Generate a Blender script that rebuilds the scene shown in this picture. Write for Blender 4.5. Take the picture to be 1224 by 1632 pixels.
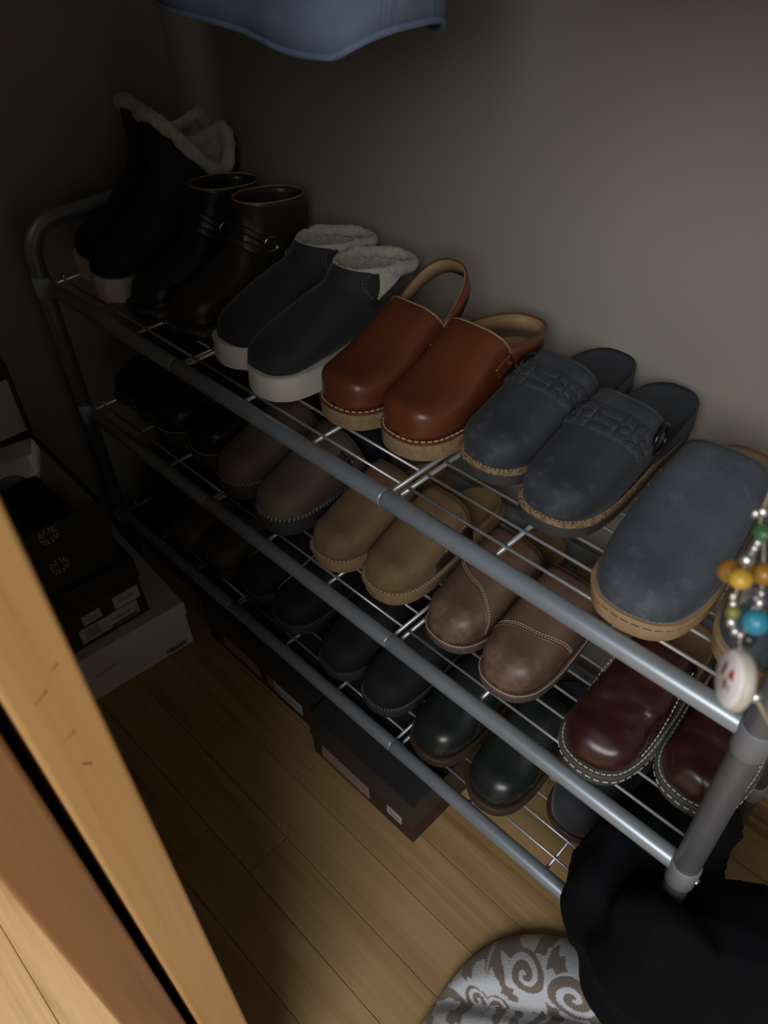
import bpy, bmesh, math, random
from mathutils import Vector, Matrix, noise
random.seed(7)
PI = math.pi
scene = bpy.context.scene
for o in list(bpy.data.objects):
    bpy.data.objects.remove(o)
C = scene.collection

# ------------------------------------------------------------------ camera, world, lights, exposure
CAM = Vector((1.2928, -0.4599, 1.2252))
RIGHT = Vector((0.70912695, 0.70461004, -0.02576174))
UP = Vector((-0.4569573, 0.4870981, 0.74426169))
FWD = Vector((-0.53696275, 0.51600401, -0.66739109))
cam_d = bpy.data.cameras.new('camera')
cam = bpy.data.objects.new('camera', cam_d)
C.objects.link(cam)
M4 = Matrix.Identity(4)
for i in range(3):
    M4[i][0], M4[i][1], M4[i][2], M4[i][3] = RIGHT[i], UP[i], -FWD[i], CAM[i]
cam.matrix_world = M4
cam_d.sensor_fit = 'VERTICAL'
cam_d.sensor_height = 36.0
cam_d.sensor_width = 27.0
cam_d.lens = 1237.2 * 36 / 1632
cam_d.clip_start = 0.02
cam_d.dof.use_dof = True
cam_d.dof.focus_distance = 0.98
cam_d.dof.aperture_fstop = 8.0
scene.camera = cam

world = bpy.data.worlds.new('room_ambience')
scene.world = world
world.use_nodes = True
world.node_tree.nodes['Background'].inputs[0].default_value = (0.92, 0.97, 1.0, 1)
world.node_tree.nodes['Background'].inputs[1].default_value = 0.30

ld = bpy.data.lights.new('room_window_light', 'AREA')
ld.shape = 'RECTANGLE'
ld.size = 1.4
ld.size_y = 1.0
ld.energy = 35
ld.color = (1.0, 0.985, 0.96)
lamp = bpy.data.objects.new('room_window_light', ld)
lamp.location = (2.0, -1.85, 1.95)
lamp.rotation_euler = (Vector((1.1, 0.1, 0.6)) - lamp.location).to_track_quat('-Z', 'Y').to_euler()
C.objects.link(lamp)

ld = bpy.data.lights.new('room_ceiling_light', 'AREA')
ld.shape = 'DISK'
ld.size = 0.4
ld.energy = 45
ld.color = (1.0, 0.93, 0.82)
lamp = bpy.data.objects.new('room_ceiling_light', ld)
lamp.location = (0.15, -1.45, 2.35)
C.objects.link(lamp)

vs = scene.view_settings
scene.display_settings.display_device = 'sRGB'
vs.view_transform = 'Standard'
vs.look = 'None'
vs.exposure = 0.0
vs.gamma = 1.0
vs.use_curve_mapping = False


# ------------------------------------------------------------------ materials
def nodes_of(name):
    m = bpy.data.materials.new(name)
    m.use_nodes = True
    nt = m.node_tree
    return m, nt, nt.nodes['Principled BSDF']


def ramp(nt, fac, stops):
    r = nt.nodes.new('ShaderNodeValToRGB')
    el = r.color_ramp.elements
    while len(el) < len(stops):
        el.new(0.5)
    for e, (p, c) in zip(el, stops):
        e.position = p
        e.color = (c[0], c[1], c[2], 1)
    nt.links.new(fac, r.inputs[0])
    return r.outputs[0]


def coords(nt, scale=(1, 1, 1), rnd=False):
    tc = nt.nodes.new('ShaderNodeTexCoord')
    mp = nt.nodes.new('ShaderNodeMapping')
    mp.inputs['Scale'].default_value = scale
    nt.links.new(tc.outputs['Object'], mp.inputs[0])
    if rnd:
        oi = nt.nodes.new('ShaderNodeObjectInfo')
        mu = nt.nodes.new('ShaderNodeMath')
        mu.operation = 'MULTIPLY'
        mu.inputs[1].default_value = 37.0
        nt.links.new(oi.outputs['Random'], mu.inputs[0])
        nt.links.new(mu.outputs[0], mp.inputs['Location'])
    return mp.outputs[0]


def noise_tex(nt, vec, scale, detail=4, rough=0.55, dist=0.0):
    n = nt.nodes.new('ShaderNodeTexNoise')
    n.inputs['Scale'].default_value = scale
    n.inputs['Detail'].default_value = detail
    n.inputs['Roughness'].default_value = rough
    n.inputs['Distortion'].default_value = dist
    nt.links.new(vec, n.inputs['Vector'])
    return n.outputs[0]


def bump(nt, bsdf, height, strength, dist=0.002):
    b = nt.nodes.new('ShaderNodeBump')
    b.inputs['Strength'].default_value = strength
    b.inputs['Distance'].default_value = dist
    nt.links.new(height, b.inputs['Height'])
    nt.links.new(b.outputs[0], bsdf.inputs['Normal'])


def mat(name, c1, c2=None, rough=0.5, nscale=14, detail=5, lo=0.35, hi=0.68, bscale=0, bstr=0.2, bdist=0.001,
        metal=0.0, sheen=0.0, spec=0.5, coat=0.0, nrough=0.55):
    m, nt, b = nodes_of(name)
    v = coords(nt)
    if c2 is None:
        c2 = tuple(x * 0.82 for x in c1)
    nt.links.new(ramp(nt, noise_tex(nt, v, nscale, detail, nrough), [(lo, c1), (hi, c2)]), b.inputs['Base Color'])
    b.inputs['Roughness'].default_value = rough
    b.inputs['Metallic'].default_value = metal
    b.inputs['Specular IOR Level'].default_value = spec
    b.inputs['Coat Weight'].default_value = coat
    b.inputs['Coat Roughness'].default_value = 0.25
    if sheen:
        b.inputs['Sheen Weight'].default_value = sheen
        b.inputs['Sheen Roughness'].default_value = 0.5
    if bscale:
        bump(nt, b, noise_tex(nt, v, bscale, 3, 0.6), bstr, bdist)
    return m


def wood(name, stops, stretch=(1.2, 16, 16), scale=1.6, rough=0.42, rnd=True, fine=(3, 240, 240)):
    m, nt, b = nodes_of(name)
    v = coords(nt, stretch, rnd)
    n1 = noise_tex(nt, v, scale, 5, 0.55, 1.3)
    v2 = coords(nt, fine, rnd)
    n2 = noise_tex(nt, v2, 1.0, 3, 0.6)
    mx = nt.nodes.new('ShaderNodeMath')
    mx.operation = 'MULTIPLY_ADD'
    nt.links.new(n2, mx.inputs[0])
    mx.inputs[1].default_value = 0.32
    nt.links.new(n1, mx.inputs[2])
    nt.links.new(ramp(nt, mx.outputs[0], stops), b.inputs['Base Color'])
    b.inputs['Roughness'].default_value = rough
    bump(nt, b, n2, 0.12, 0.0006)
    return m


MT = {}
MT['wall'] = mat('wall_paint', (0.30, 0.278, 0.245), (0.29, 0.268, 0.235), 0.85, 3, bscale=120, bstr=0.12, bdist=0.001)
MT['ceiling'] = mat('ceiling_paint', (0.6, 0.58, 0.54), None, 0.9)
MT['floor'] = wood('oak_plank', [(0.38, (0.25, 0.150, 0.058)), (0.55, (0.385, 0.245, 0.105)), (0.8, (0.48, 0.32, 0.150))])
MT['subfloor'] = mat('subfloor', (0.03, 0.02, 0.012), None, 0.9)
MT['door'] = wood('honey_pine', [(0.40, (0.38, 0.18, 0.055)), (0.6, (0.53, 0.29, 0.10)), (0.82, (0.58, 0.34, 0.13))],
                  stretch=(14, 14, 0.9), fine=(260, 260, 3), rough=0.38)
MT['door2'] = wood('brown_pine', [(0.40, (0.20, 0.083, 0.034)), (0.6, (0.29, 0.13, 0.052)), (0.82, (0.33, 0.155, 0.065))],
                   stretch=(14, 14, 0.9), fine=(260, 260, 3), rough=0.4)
MT['dent'] = mat('dark_wood_dent', (0.27, 0.135, 0.045), None, 0.6, 60)
MT['basewood'] = wood('baseboard_wood', [(0.38, (0.16, 0.08, 0.03)), (0.6, (0.24, 0.13, 0.05)), (0.8, (0.28, 0.16, 0.065))])
MT['steel'] = mat('grey_rail_metal', (0.36, 0.41, 0.47), (0.33, 0.38, 0.44), 0.34, 30, metal=0.45)
MT['wire'] = mat('pale_wire', (0.55, 0.57, 0.60), None, 0.32, 30, metal=0.6)
MT['upright'] = mat('dark_grey_tube', (0.16, 0.17, 0.19), (0.14, 0.15, 0.17), 0.42, 30, metal=0.35)
MT['fitting'] = mat('grey_plastic', (0.22, 0.23, 0.25), None, 0.5, 30)
MT['chrome'] = mat('bright_metal', (0.85, 0.85, 0.85), None, 0.18, 30, metal=1.0)
MT['black_metal'] = mat('black_metal', (0.015, 0.015, 0.018), None, 0.25, 30, metal=0.4)

MT['brown_lea'] = mat('chestnut_leather', (0.165, 0.045, 0.019), (0.122, 0.031, 0.013), 0.36, 9, bscale=260, bstr=0.06, coat=0.15)
MT['brown_edge'] = mat('tan_cut_edge', (0.36, 0.22, 0.11), None, 0.7)
MT['tan_lining'] = mat('tan_leather_lining', (0.30, 0.19, 0.095), None, 0.55, 10, bscale=200, bstr=0.1)
MT['crepe'] = mat('tan_crepe_rubber', (0.34, 0.235, 0.125), (0.24, 0.16, 0.08), 0.85, 160, 3, bscale=300, bstr=0.5)


def nubuck(name, dark, mid, scuff, rough=0.72, toe=0.55, sheen=0.06, bst=0.18):
    """rubbed leather: cloudy tone, stray scuffs and a worn patch at the toe tip (object space, toe at y = 0)"""
    m, nt, b = nodes_of(name)
    v = coords(nt)
    n1 = noise_tex(nt, v, 12, 8, 0.62)
    n2 = noise_tex(nt, v, 30, 6, 0.68, 0.1)
    base = ramp(nt, n1, [(0.36, dark), (0.68, mid)])
    sx = nt.nodes.new('ShaderNodeSeparateXYZ')
    nt.links.new(v, sx.inputs[0])
    mr = nt.nodes.new('ShaderNodeMapRange')
    mr.inputs['From Min'].default_value = 0.05
    mr.inputs['From Max'].default_value = 0.012
    mr.inputs['To Min'].default_value = 0.0
    mr.inputs['To Max'].default_value = 0.22 * toe
    nt.links.new(sx.outputs['Y'], mr.inputs['Value'])
    ad = nt.nodes.new('ShaderNodeMath')
    ad.operation = 'ADD'
    nt.links.new(n2, ad.inputs[0])
    nt.links.new(mr.outputs[0], ad.inputs[1])
    k = ramp(nt, ad.outputs[0], [(0.58, (0, 0, 0)), (0.82, (1, 1, 1))])
    mx = nt.nodes.new('ShaderNodeMix')
    mx.data_type = 'RGBA'
    nt.links.new(k, mx.inputs[0])
    nt.links.new(base, mx.inputs[6])
    mx.inputs[7].default_value = scuff + (1,)
    nt.links.new(mx.outputs[2], b.inputs['Base Color'])
    b.inputs['Roughness'].default_value = rough
    b.inputs['Sheen Weight'].default_value = sheen
    bump(nt, b, noise_tex(nt, v, 420, 3, 0.6), bst, 0.001)
    return m


MT['navy_suede'] = nubuck('navy_nubuck', (0.017, 0.021, 0.028), (0.034, 0.041, 0.052), (0.080, 0.090, 0.105))
MT['navy_dark'] = mat('navy_footbed', (0.026, 0.030, 0.036), (0.038, 0.043, 0.052), 0.6, 20, bscale=200, bstr=0.15)
MT['cork'] = mat('cork', (0.30, 0.20, 0.11), (0.15, 0.09, 0.045), 0.8, 220, 2, 0.42, 0.6, bscale=300, bstr=0.4)
MT['dark_rubber'] = mat('dark_rubber', (0.045, 0.045, 0.047), None, 0.65, 40, bscale=220, bstr=0.15)
MT['blue_suede'] = nubuck('slate_blue_nubuck', (0.040, 0.048, 0.064), (0.074, 0.085, 0.106), (0.13, 0.143, 0.165))
MT['tan_welt'] = mat('tan_layered_sole', (0.40, 0.265, 0.14), (0.31, 0.195, 0.095), 0.6, 40, bscale=160, bstr=0.25)
MT['tan_suede'] = nubuck('tan_suede', (0.165, 0.100, 0.048), (0.245, 0.155, 0.078), (0.30, 0.195, 0.105), 0.8, 0.5)
MT['tan_sole'] = mat('tan_rubber_sole', (0.33, 0.215, 0.11), None, 0.7, 60, bscale=200, bstr=0.2)
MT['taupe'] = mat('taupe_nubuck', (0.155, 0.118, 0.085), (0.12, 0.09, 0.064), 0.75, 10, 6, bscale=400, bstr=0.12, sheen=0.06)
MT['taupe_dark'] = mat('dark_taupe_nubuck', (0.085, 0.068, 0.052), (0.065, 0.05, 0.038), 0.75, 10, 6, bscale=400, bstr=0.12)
MT['mocha'] = nubuck('mocha_leather', (0.100, 0.056, 0.040), (0.150, 0.088, 0.064), (0.23, 0.145, 0.100), 0.42, 0.9, 0.0, 0.08)
MT['burg'] = mat('burgundy_leather', (0.050, 0.014, 0.013), (0.030, 0.009, 0.009), 0.30, 8, 5, bscale=160, bstr=0.10, coat=0.2)
MT['grey_sole'] = mat('grey_rubber_sole', (0.085, 0.080, 0.072), None, 0.7, 60, bscale=200, bstr=0.2)
MT['charcoal'] = mat('charcoal_canvas', (0.017, 0.019, 0.022), (0.023, 0.025, 0.029), 0.8, 20, bscale=600, bstr=0.12, sheen=0.15)
MT['white_rubber'] = mat('white_rubber', (0.72, 0.69, 0.62), (0.66, 0.63, 0.56), 0.55, 20, bscale=90, bstr=0.06)
MT['sherpa'] = mat('cream_sherpa', (0.55, 0.51, 0.43), (0.42, 0.39, 0.32), 0.95, 90, bscale=260, bstr=1.0, bdist=0.004, sheen=0.4)
MT['elastic'] = mat('white_elastic', (0.62, 0.59, 0.50), None, 0.8, 60)
MT['black_suede'] = mat('black_suede', (0.010, 0.010, 0.011), (0.016, 0.016, 0.017), 0.85, 14, bscale=400, bstr=0.15)
MT['black_lea'] = mat('black_leather', (0.010, 0.011, 0.012), (0.016, 0.017, 0.018), 0.34, 12, bscale=240, bstr=0.08)
MT['black_green'] = mat('greenish_black_leather', (0.013, 0.017, 0.017), (0.018, 0.022, 0.022), 0.30, 12, bscale=240, bstr=0.05, coat=0.2)
MT['boot_lea'] = mat('dark_brown_boot_leather', (0.022, 0.019, 0.014), (0.035, 0.029, 0.021), 0.38, 12, bscale=200, bstr=0.12)
MT['brown_welt'] = mat('dark_brown_welt', (0.055, 0.030, 0.020), None, 0.6, 60, bscale=200, bstr=0.2)
MT['navy_shoe'] = mat('dark_navy_nubuck', (0.016, 0.019, 0.028), (0.026, 0.03, 0.04), 0.75, 14, bscale=400, bstr=0.15, sheen=0.2)
MT['thread_cream'] = mat('cream_thread', (0.62, 0.53, 0.38), None, 0.8, 100)
MT['thread_white'] = mat('white_thread', (0.62, 0.60, 0.54), None, 0.8, 100)
MT['thread_blue'] = mat('blue_thread', (0.13, 0.17, 0.30), None, 0.8, 100)
MT['thread_dark'] = mat('dark_thread', (0.10, 0.06, 0.03), None, 0.8, 100)
MT['thread_grey'] = mat('grey_thread', (0.20, 0.19, 0.17), None, 0.8, 100)

MT['white_card'] = mat('white_card', (0.66, 0.66, 0.68), (0.62, 0.62, 0.64), 0.55, 8)
MT['black_card'] = mat('black_card', (0.012, 0.012, 0.013), None, 0.45, 8, bscale=300, bstr=0.05)
MT['brown_card'] = mat('dark_brown_card', (0.045, 0.036, 0.030), None, 0.5, 8)
MT['grey_card'] = mat('charcoal_card', (0.038, 0.038, 0.040), None, 0.40, 8, bscale=300, bstr=0.05)
MT['maroon_card'] = mat('maroon_card', (0.050, 0.026, 0.022), None, 0.5, 8)
MT['label'] = mat('label_paper', (0.52, 0.50, 0.47), None, 0.6, 40)
MT['label_pink'] = mat('pinkish_label', (0.36, 0.26, 0.23), None, 0.6, 40)
MT['ink'] = mat('label_ink', (0.06, 0.06, 0.06), None, 0.6, 40)
MT['ink_grey'] = mat('label_grey_ink', (0.28, 0.28, 0.28), None, 0.6, 40)
MT['ink_orange'] = mat('label_orange_ink', (0.45, 0.14, 0.04), None, 0.6, 40)
MT['silver_ink'] = mat('silver_print', (0.34, 0.34, 0.34), None, 0.5, 40)
MT['tissue'] = mat('tissue_paper', (0.55, 0.55, 0.56), None, 0.8, 20)
MT['black_cloth'] = mat('black_jersey', (0.0035, 0.0042, 0.0055), (0.005, 0.0058, 0.0072), 0.9, 20, bscale=900, bstr=0.15, spec=0.12)
MT['navy_cloth'] = mat('dark_navy_jersey', (0.018, 0.020, 0.026), None, 0.9, 20, bscale=900, bstr=0.15)
MT['amber'] = mat('amber_glass', (0.34, 0.16, 0.025), None, 0.15, 40)
MT['yellow'] = mat('yellow_glass', (0.55, 0.34, 0.04), None, 0.15, 40)
MT['green'] = mat('green_glass', (0.045, 0.13, 0.055), None, 0.15, 40)
MT['olive'] = mat('olive_glass', (0.20, 0.19, 0.05), None, 0.2, 40)
MT['turq'] = mat('turquoise_bead', (0.03, 0.25, 0.37), None, 0.25, 40)
MT['teal'] = mat('dark_teal_bead', (0.01, 0.08, 0.12), None, 0.25, 40)
MT['darkbead'] = mat('black_bead', (0.02, 0.03, 0.03), None, 0.2, 40)
MT['enamel'] = mat('white_enamel', (0.80, 0.80, 0.82), None, 0.15, 40)
MT['red'] = mat('red_enamel', (0.42, 0.02, 0.02), None, 0.2, 40)
MT['darkred'] = mat('dark_red_enamel', (0.16, 0.03, 0.04), None, 0.2, 40)
MT['ivory'] = mat('ivory_rim', (0.50, 0.47, 0.40), None, 0.4, 40)
MT['cord'] = mat('tan_cord', (0.42, 0.34, 0.22), None, 0.8, 200)
MT['silver'] = mat('silver_beads', (0.72, 0.71, 0.69), None, 0.25, 40, metal=0.9)

# denim: fine diagonal twill
m, nt, b = nodes_of('denim')
v = coords(nt)
n = noise_tex(nt, v, 14, 6, 0.65)
w = nt.nodes.new('ShaderNodeTexWave')
w.inputs['Scale'].default_value = 260
w.inputs['Distortion'].default_value = 1.0
nt.links.new(v, w.inputs['Vector'])
ad = nt.nodes.new('ShaderNodeMath')
ad.operation = 'MULTIPLY_ADD'
nt.links.new(w.outputs['Fac'], ad.inputs[0])
ad.inputs[1].default_value = 0.12
nt.links.new(n, ad.inputs[2])
nt.links.new(ramp(nt, ad.outputs[0], [(0.35, (0.075, 0.11, 0.185)), (0.75, (0.15, 0.20, 0.30))]), b.inputs['Base Color'])
b.inputs['Roughness'].default_value = 0.9
bump(nt, b, w.outputs['Fac'], 0.15, 0.0008)
MT['denim'] = m
# printed fleece: the print lives in a colour attribute
m, nt, b = nodes_of('printed_fleece')
at = nt.nodes.new('ShaderNodeAttribute')
at.attribute_name = 'print'
v = coords(nt)
nt.links.new(at.outputs['Color'], b.inputs['Base Color'])
b.inputs['Roughness'].default_value = 0.95
b.inputs['Sheen Weight'].default_value = 0.5
bump(nt, b, noise_tex(nt, v, 420, 3, 0.6), 0.5, 0.002)
MT['fleece'] = m


# ------------------------------------------------------------------ mesh helpers
def link(name, me, m, parent=None, smooth=True):
    o = bpy.data.objects.new(name, me)
    C.objects.link(o)
    if m is not None:
        if not me.materials:
            me.materials.append(MT[m] if isinstance(m, str) else m)
    if parent is not None:
        o.parent = parent
    if smooth:
        me.shade_smooth()
    return o


def mesh_obj(name, vs_, fs, m, parent=None, smooth=True):
    me = bpy.data.meshes.new(name)
    me.from_pydata([tuple(p) for p in vs_], [], fs)
    me.update()
    return link(name, me, m, parent, smooth)


def thing(name, label, cat, loc=(0, 0, 0), rz=0.0, group=None):
    o = bpy.data.objects.new(name, None)
    o.empty_display_size = 0.05
    C.objects.link(o)
    o.location = loc
    o.rotation_euler = (0, 0, rz)
    return tag(o, label, cat, group)


def tag(o, label, cat, group=None):
    o['label'] = label
    o['category'] = cat
    if group:
        o['group'] = group
    return o


def struct(o):
    o['kind'] = 'structure'
    return o


def box_mesh(name, lo, hi, bevel=0.0, seg=2):
    bm = bmesh.new()
    bmesh.ops.create_cube(bm, size=1.0)
    for v_ in bm.verts:
        v_.co = Vector(((lo[i] + hi[i]) / 2 + v_.co[i] * (hi[i] - lo[i])) for i in range(3))
    if bevel:
        bmesh.ops.bevel(bm, geom=bm.edges[:], offset=bevel, segments=seg, affect='EDGES', profile=0.5)
    me = bpy.data.meshes.new(name)
    bm.to_mesh(me)
    bm.free()
    return me


def box(name, lo, hi, m, parent=None, bevel=0.0, seg=2):
    return link(name, box_mesh(name, lo, hi, bevel, seg), m, parent, smooth=False)


def tube_data(pts, r, n=10, closed=False, caps=True):
    pts = [Vector(p) for p in pts]
    rr = r if isinstance(r, (list, tuple)) else [r] * len(pts)
    N = len(pts)
    V, F = [], []
    t0 = (pts[1] - pts[0]).normalized()
    a = t0.orthogonal().normalized()
    for i, p in enumerate(pts):
        if closed:
            t = (pts[(i + 1) % N] - pts[i - 1]).normalized()
        else:
            t = (pts[min(i + 1, N - 1)] - pts[max(i - 1, 0)]).normalized()
        a = (a - t * a.dot(t)).normalized()
        b_ = t.cross(a)
        for k in range(n):
            an = 2 * PI * k / n
            V.append(p + (a * math.cos(an) + b_ * math.sin(an)) * rr[i])
    for i in range(N if closed else N - 1):
        j = (i + 1) % N
        for k in range(n):
            l_ = (k + 1) % n
            F.append((i * n + k, i * n + l_, j * n + l_, j * n + k))
    if caps and not closed:
        F.append(tuple(range(n))[::-1])
        F.append(tuple((N - 1) * n + k for k in range(n)))
    return V, F


def tube(name, pts, r, m, parent=None, n=10, closed=False, caps=True):
    V, F = tube_data(pts, r, n, closed, caps)
    return mesh_obj(name, V, F, m, parent)


def ball(name, c, r, m, parent=None, seg=16, sc=(1, 1, 1)):
    bm = bmesh.new()
    bmesh.ops.create_uvsphere(bm, u_segments=seg, v_segments=seg // 2 + 2, radius=r)
    for v_ in bm.verts:
        v_.co = Vector((v_.co.x * sc[0], v_.co.y * sc[1], v_.co.z * sc[2])) + Vector(c)
    me = bpy.data.meshes.new(name)
    bm.to_mesh(me)
    bm.free()
    return link(name, me, m, parent)


def solidify(o, th, off=-1):
    md = o.modifiers.new('thickness', 'SOLIDIFY')
    md.thickness = th
    md.offset = off
    return o


def dashes_data(path, dl, gap, w, h):
    """short raised stitches along a polyline; path items are (point, normal)"""
    V, F = [], []
    d = 0.0
    seg = []
    for i in range(len(path) - 1):
        seg.append((path[i + 1][0] - path[i][0]).length)
    tot = sum(seg)
    if tot <= 0:
        return V, F

    def at(s):
        for i, L in enumerate(seg):
            if s <= L or i == len(seg) - 1:
                k = min(1, s / max(L, 1e-9))
                return path[i][0].lerp(path[i + 1][0], k), path[i][1].lerp(path[i + 1][1], k)
            s -= L
    while d + dl < tot:
        p0, n0 = at(d)
        p1, n1 = at(d + dl)
        t = (p1 - p0)
        if t.length > 1e-6 and n0.length > 1e-6:
            t.normalize()
            nn = (n0 + n1).normalized()
            sd = t.cross(nn)
            if sd.length > 1e-6:
                sd.normalize()
                b0 = len(V)
                for p in (p0, p1):
                    for a_, c_ in ((-1, 0), (-0.6, 1), (0.6, 1), (1, 0)):
                        V.append(p + sd * (a_ * w) + nn * (c_ * h - 0.0003))
                F += [(b0, b0 + 1, b0 + 5, b0 + 4), (b0 + 1, b0 + 2, b0 + 6, b0 + 5), (b0 + 2, b0 + 3, b0 + 7, b0 + 6),
                      (b0 + 3, b0 + 2, b0 + 1, b0), (b0 + 4, b0 + 5, b0 + 6, b0 + 7)]
        d += dl + gap
    return V, F


def stitches(name, paths, m, parent, dl=0.0034, gap=0.002, w=0.0006, h=0.0009):
    V, F = [], []
    for p in paths:
        v_, f_ = dashes_data(p, dl, gap, w, h)
        k = len(V)
        V += v_
        F += [tuple(i + k for i in f) for f in f_]
    o = mesh_obj(name, V, F, m, parent, smooth=False)
    o['kind'] = 'stuff'
    return o


# ------------------------------------------------------------------ the closet
XW, YW = -0.09, 0.375
DOORX = 1.023
struct(box('wall_back', (XW - 0.06, YW, -0.02), (2.16, YW + 0.06, 2.46), 'wall'))
struct(box('wall_left', (XW - 0.06, -0.55, -0.02), (XW, YW, 2.46), 'wall'))
struct(box('wall_right', (2.1, -0.55, -0.02), (2.16, YW, 2.46), 'wall'))
struct(box('wall_front', (XW, -0.55, 2.03), (2.1, -0.40, 2.46), 'wall'))
struct(box('ceiling', (XW - 0.06, -0.55, 2.44), (2.16, YW + 0.06, 2.50), 'ceiling'))
bb = struct(box('baseboard_back', (XW, YW - 0.012, 0.0), (2.1, YW, 0.058), 'basewood', bevel=0.002))
box('shoe_moulding', (XW, YW - 0.026, 0.0), (2.1, YW - 0.0122, 0.022), 'basewood', bb, bevel=0.005)
bb = struct(box('baseboard_left', (XW, -0.40, 0.0), (XW + 0.012, YW - 0.012, 0.058), 'basewood', bevel=0.002))

fl = struct(box('floor', (-1.4, -2.6, -0.03), (3.2, YW, -0.012), 'subfloor'))
pw = 0.0775
row = 0
y = 0.363
rng = random.Random(3)
cache = {}
while y > -1.5:
    x = -0.45 - rng.uniform(0, 0.5)
    while x < 2.3:
        ln = rng.choice([0.7, 0.95, 1.2, 1.5])
        if ln not in cache:
            cache[ln] = box_mesh('plank', (0, -pw + 0.0006, -0.012), (ln - 0.0008, 0, 0), 0.0009, 1)
            cache[ln].materials.append(MT['floor'])
        o = bpy.data.objects.new('plank', cache[ln])
        C.objects.link(o)
        o.parent = fl
        o.location = (x, y, rng.uniform(-0.0003, 0.0003))
        x += ln
    y -= pw
box('far_planks', (-1.4, -2.6, -0.012), (3.2, y, 0.0), 'floor', fl)

DENTS = ((-0.417, 0.935, 0.5, .003), (-0.428, 0.922, 0.6, .005), (-0.425, 0.886, 0.5, .004), (-0.424, 0.858, -0.9, .004))
# sliding doors, both pushed to the left; their leading edges face the camera


def sliding_door(name, y0, y1, m):
    d = struct(box(name, (0.02, y0 + 0.010, 0.11), (DOORX - 0.06, y1 - 0.010, 1.96), m))
    box('stile', (DOORX - 0.095, y0, 0.012), (DOORX, y1, 2.028), m, d, bevel=0.0028, seg=3)
    box('stile', (XW + 0.004, y0, 0.012), (XW + 0.10, y1, 2.028), m, d, bevel=0.0028, seg=3)
    box('bottom_rail', (XW + 0.10, y0, 0.012), (DOORX - 0.095, y1, 0.13), m, d, bevel=0.002)
    box('top_rail', (XW + 0.10, y0, 1.90), (DOORX - 0.095, y1, 2.028), m, d, bevel=0.002)
    return d


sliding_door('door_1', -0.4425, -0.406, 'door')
d1 = bpy.data.objects['door_1']
for y_, z_, a, l_ in DENTS:
    pts = [Vector((DOORX + 0.00015, y_ + math.cos(a) * l_ * k + 0.0006 * math.sin(k * 5), z_ + math.sin(a) * l_ * k)) for k in (-1, -.5, 0, .5, 1)]
    tube('dent', pts, [0.0002, 0.0005, 0.0006, 0.0005, 0.0002], 'dent', d1, 6)
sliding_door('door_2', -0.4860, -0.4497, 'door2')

# ------------------------------------------------------------------ the shoe rack
RL, RD = 1.25, 0.325
SH = (0.14, 0.3977, 0.6529)
rack = thing('shoe_rack', 'three-tier grey metal shoe rack with wire shelves against the back wall', 'shoe rack', (0, 0, 0))
J = (0.398, 0.817)
for z in SH:
    for yy in (0.0, RD):
        xs = [0.012, J[0], J[1], RL - 0.012]
        for k in range(3):
            a, b_ = xs[k] + (0.0005 if k else 0), xs[k + 1] - 0.0005
            r = 0.0112
            zr = z if yy == 0.0 else z - 0.0125
            tube('rail', [(a, yy, zr), (a + 0.0006, yy, zr), (a + 0.0022, yy, zr), (b_ - 0.0022, yy, zr), (b_ - 0.0006, yy, zr), (b_, yy, zr)],
                 [r * 0.86, r * 0.95, r, r, r * 0.95, r * 0.86], 'steel', rack, n=20)
panels = ((0.016, J[0] - 0.004), (J[0] + 0.004, J[1] - 0.006), (J[1] + 0.006, RL - 0.010))
NW = 9
long_me, cross_me = {}, None
for z in SH:
    for a, b_ in panels:
        ln = round(b_ - a, 4)
        if ln not in long_me:
            V, F = tube_data([(0, 0, 0), (ln, 0, 0)], 0.0019, 8)
            me = bpy.data.meshes.new('long_wire')
            me.from_pydata([tuple(p) for p in V], [], F)
            me.shade_smooth()
            me.materials.append(MT['wire'])
            long_me[ln] = me
        for i in range(NW):
            o = bpy.data.objects.new('long_wire', long_me[ln])
            C.objects.link(o)
            o.parent = rack
            o.location = (a, 0.030 + 0.0318 * i, z + 0.001)
        if cross_me is None:
            V, F = tube_data([(0, 0.004, 0), (0, RD - 0.004, 0)], 0.0029, 8)
            cross_me = bpy.data.meshes.new('cross_wire')
            cross_me.from_pydata([tuple(p) for p in V], [], F)
            cross_me.shade_smooth()
            cross_me.materials.append(MT['wire'])
        for k in range(4):
            o = bpy.data.objects.new('cross_wire', cross_me)
            C.objects.link(o)
            o.parent = rack
            o.location = (a + (b_ - a) * k / 3, 0, z - 0.0035)
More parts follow.
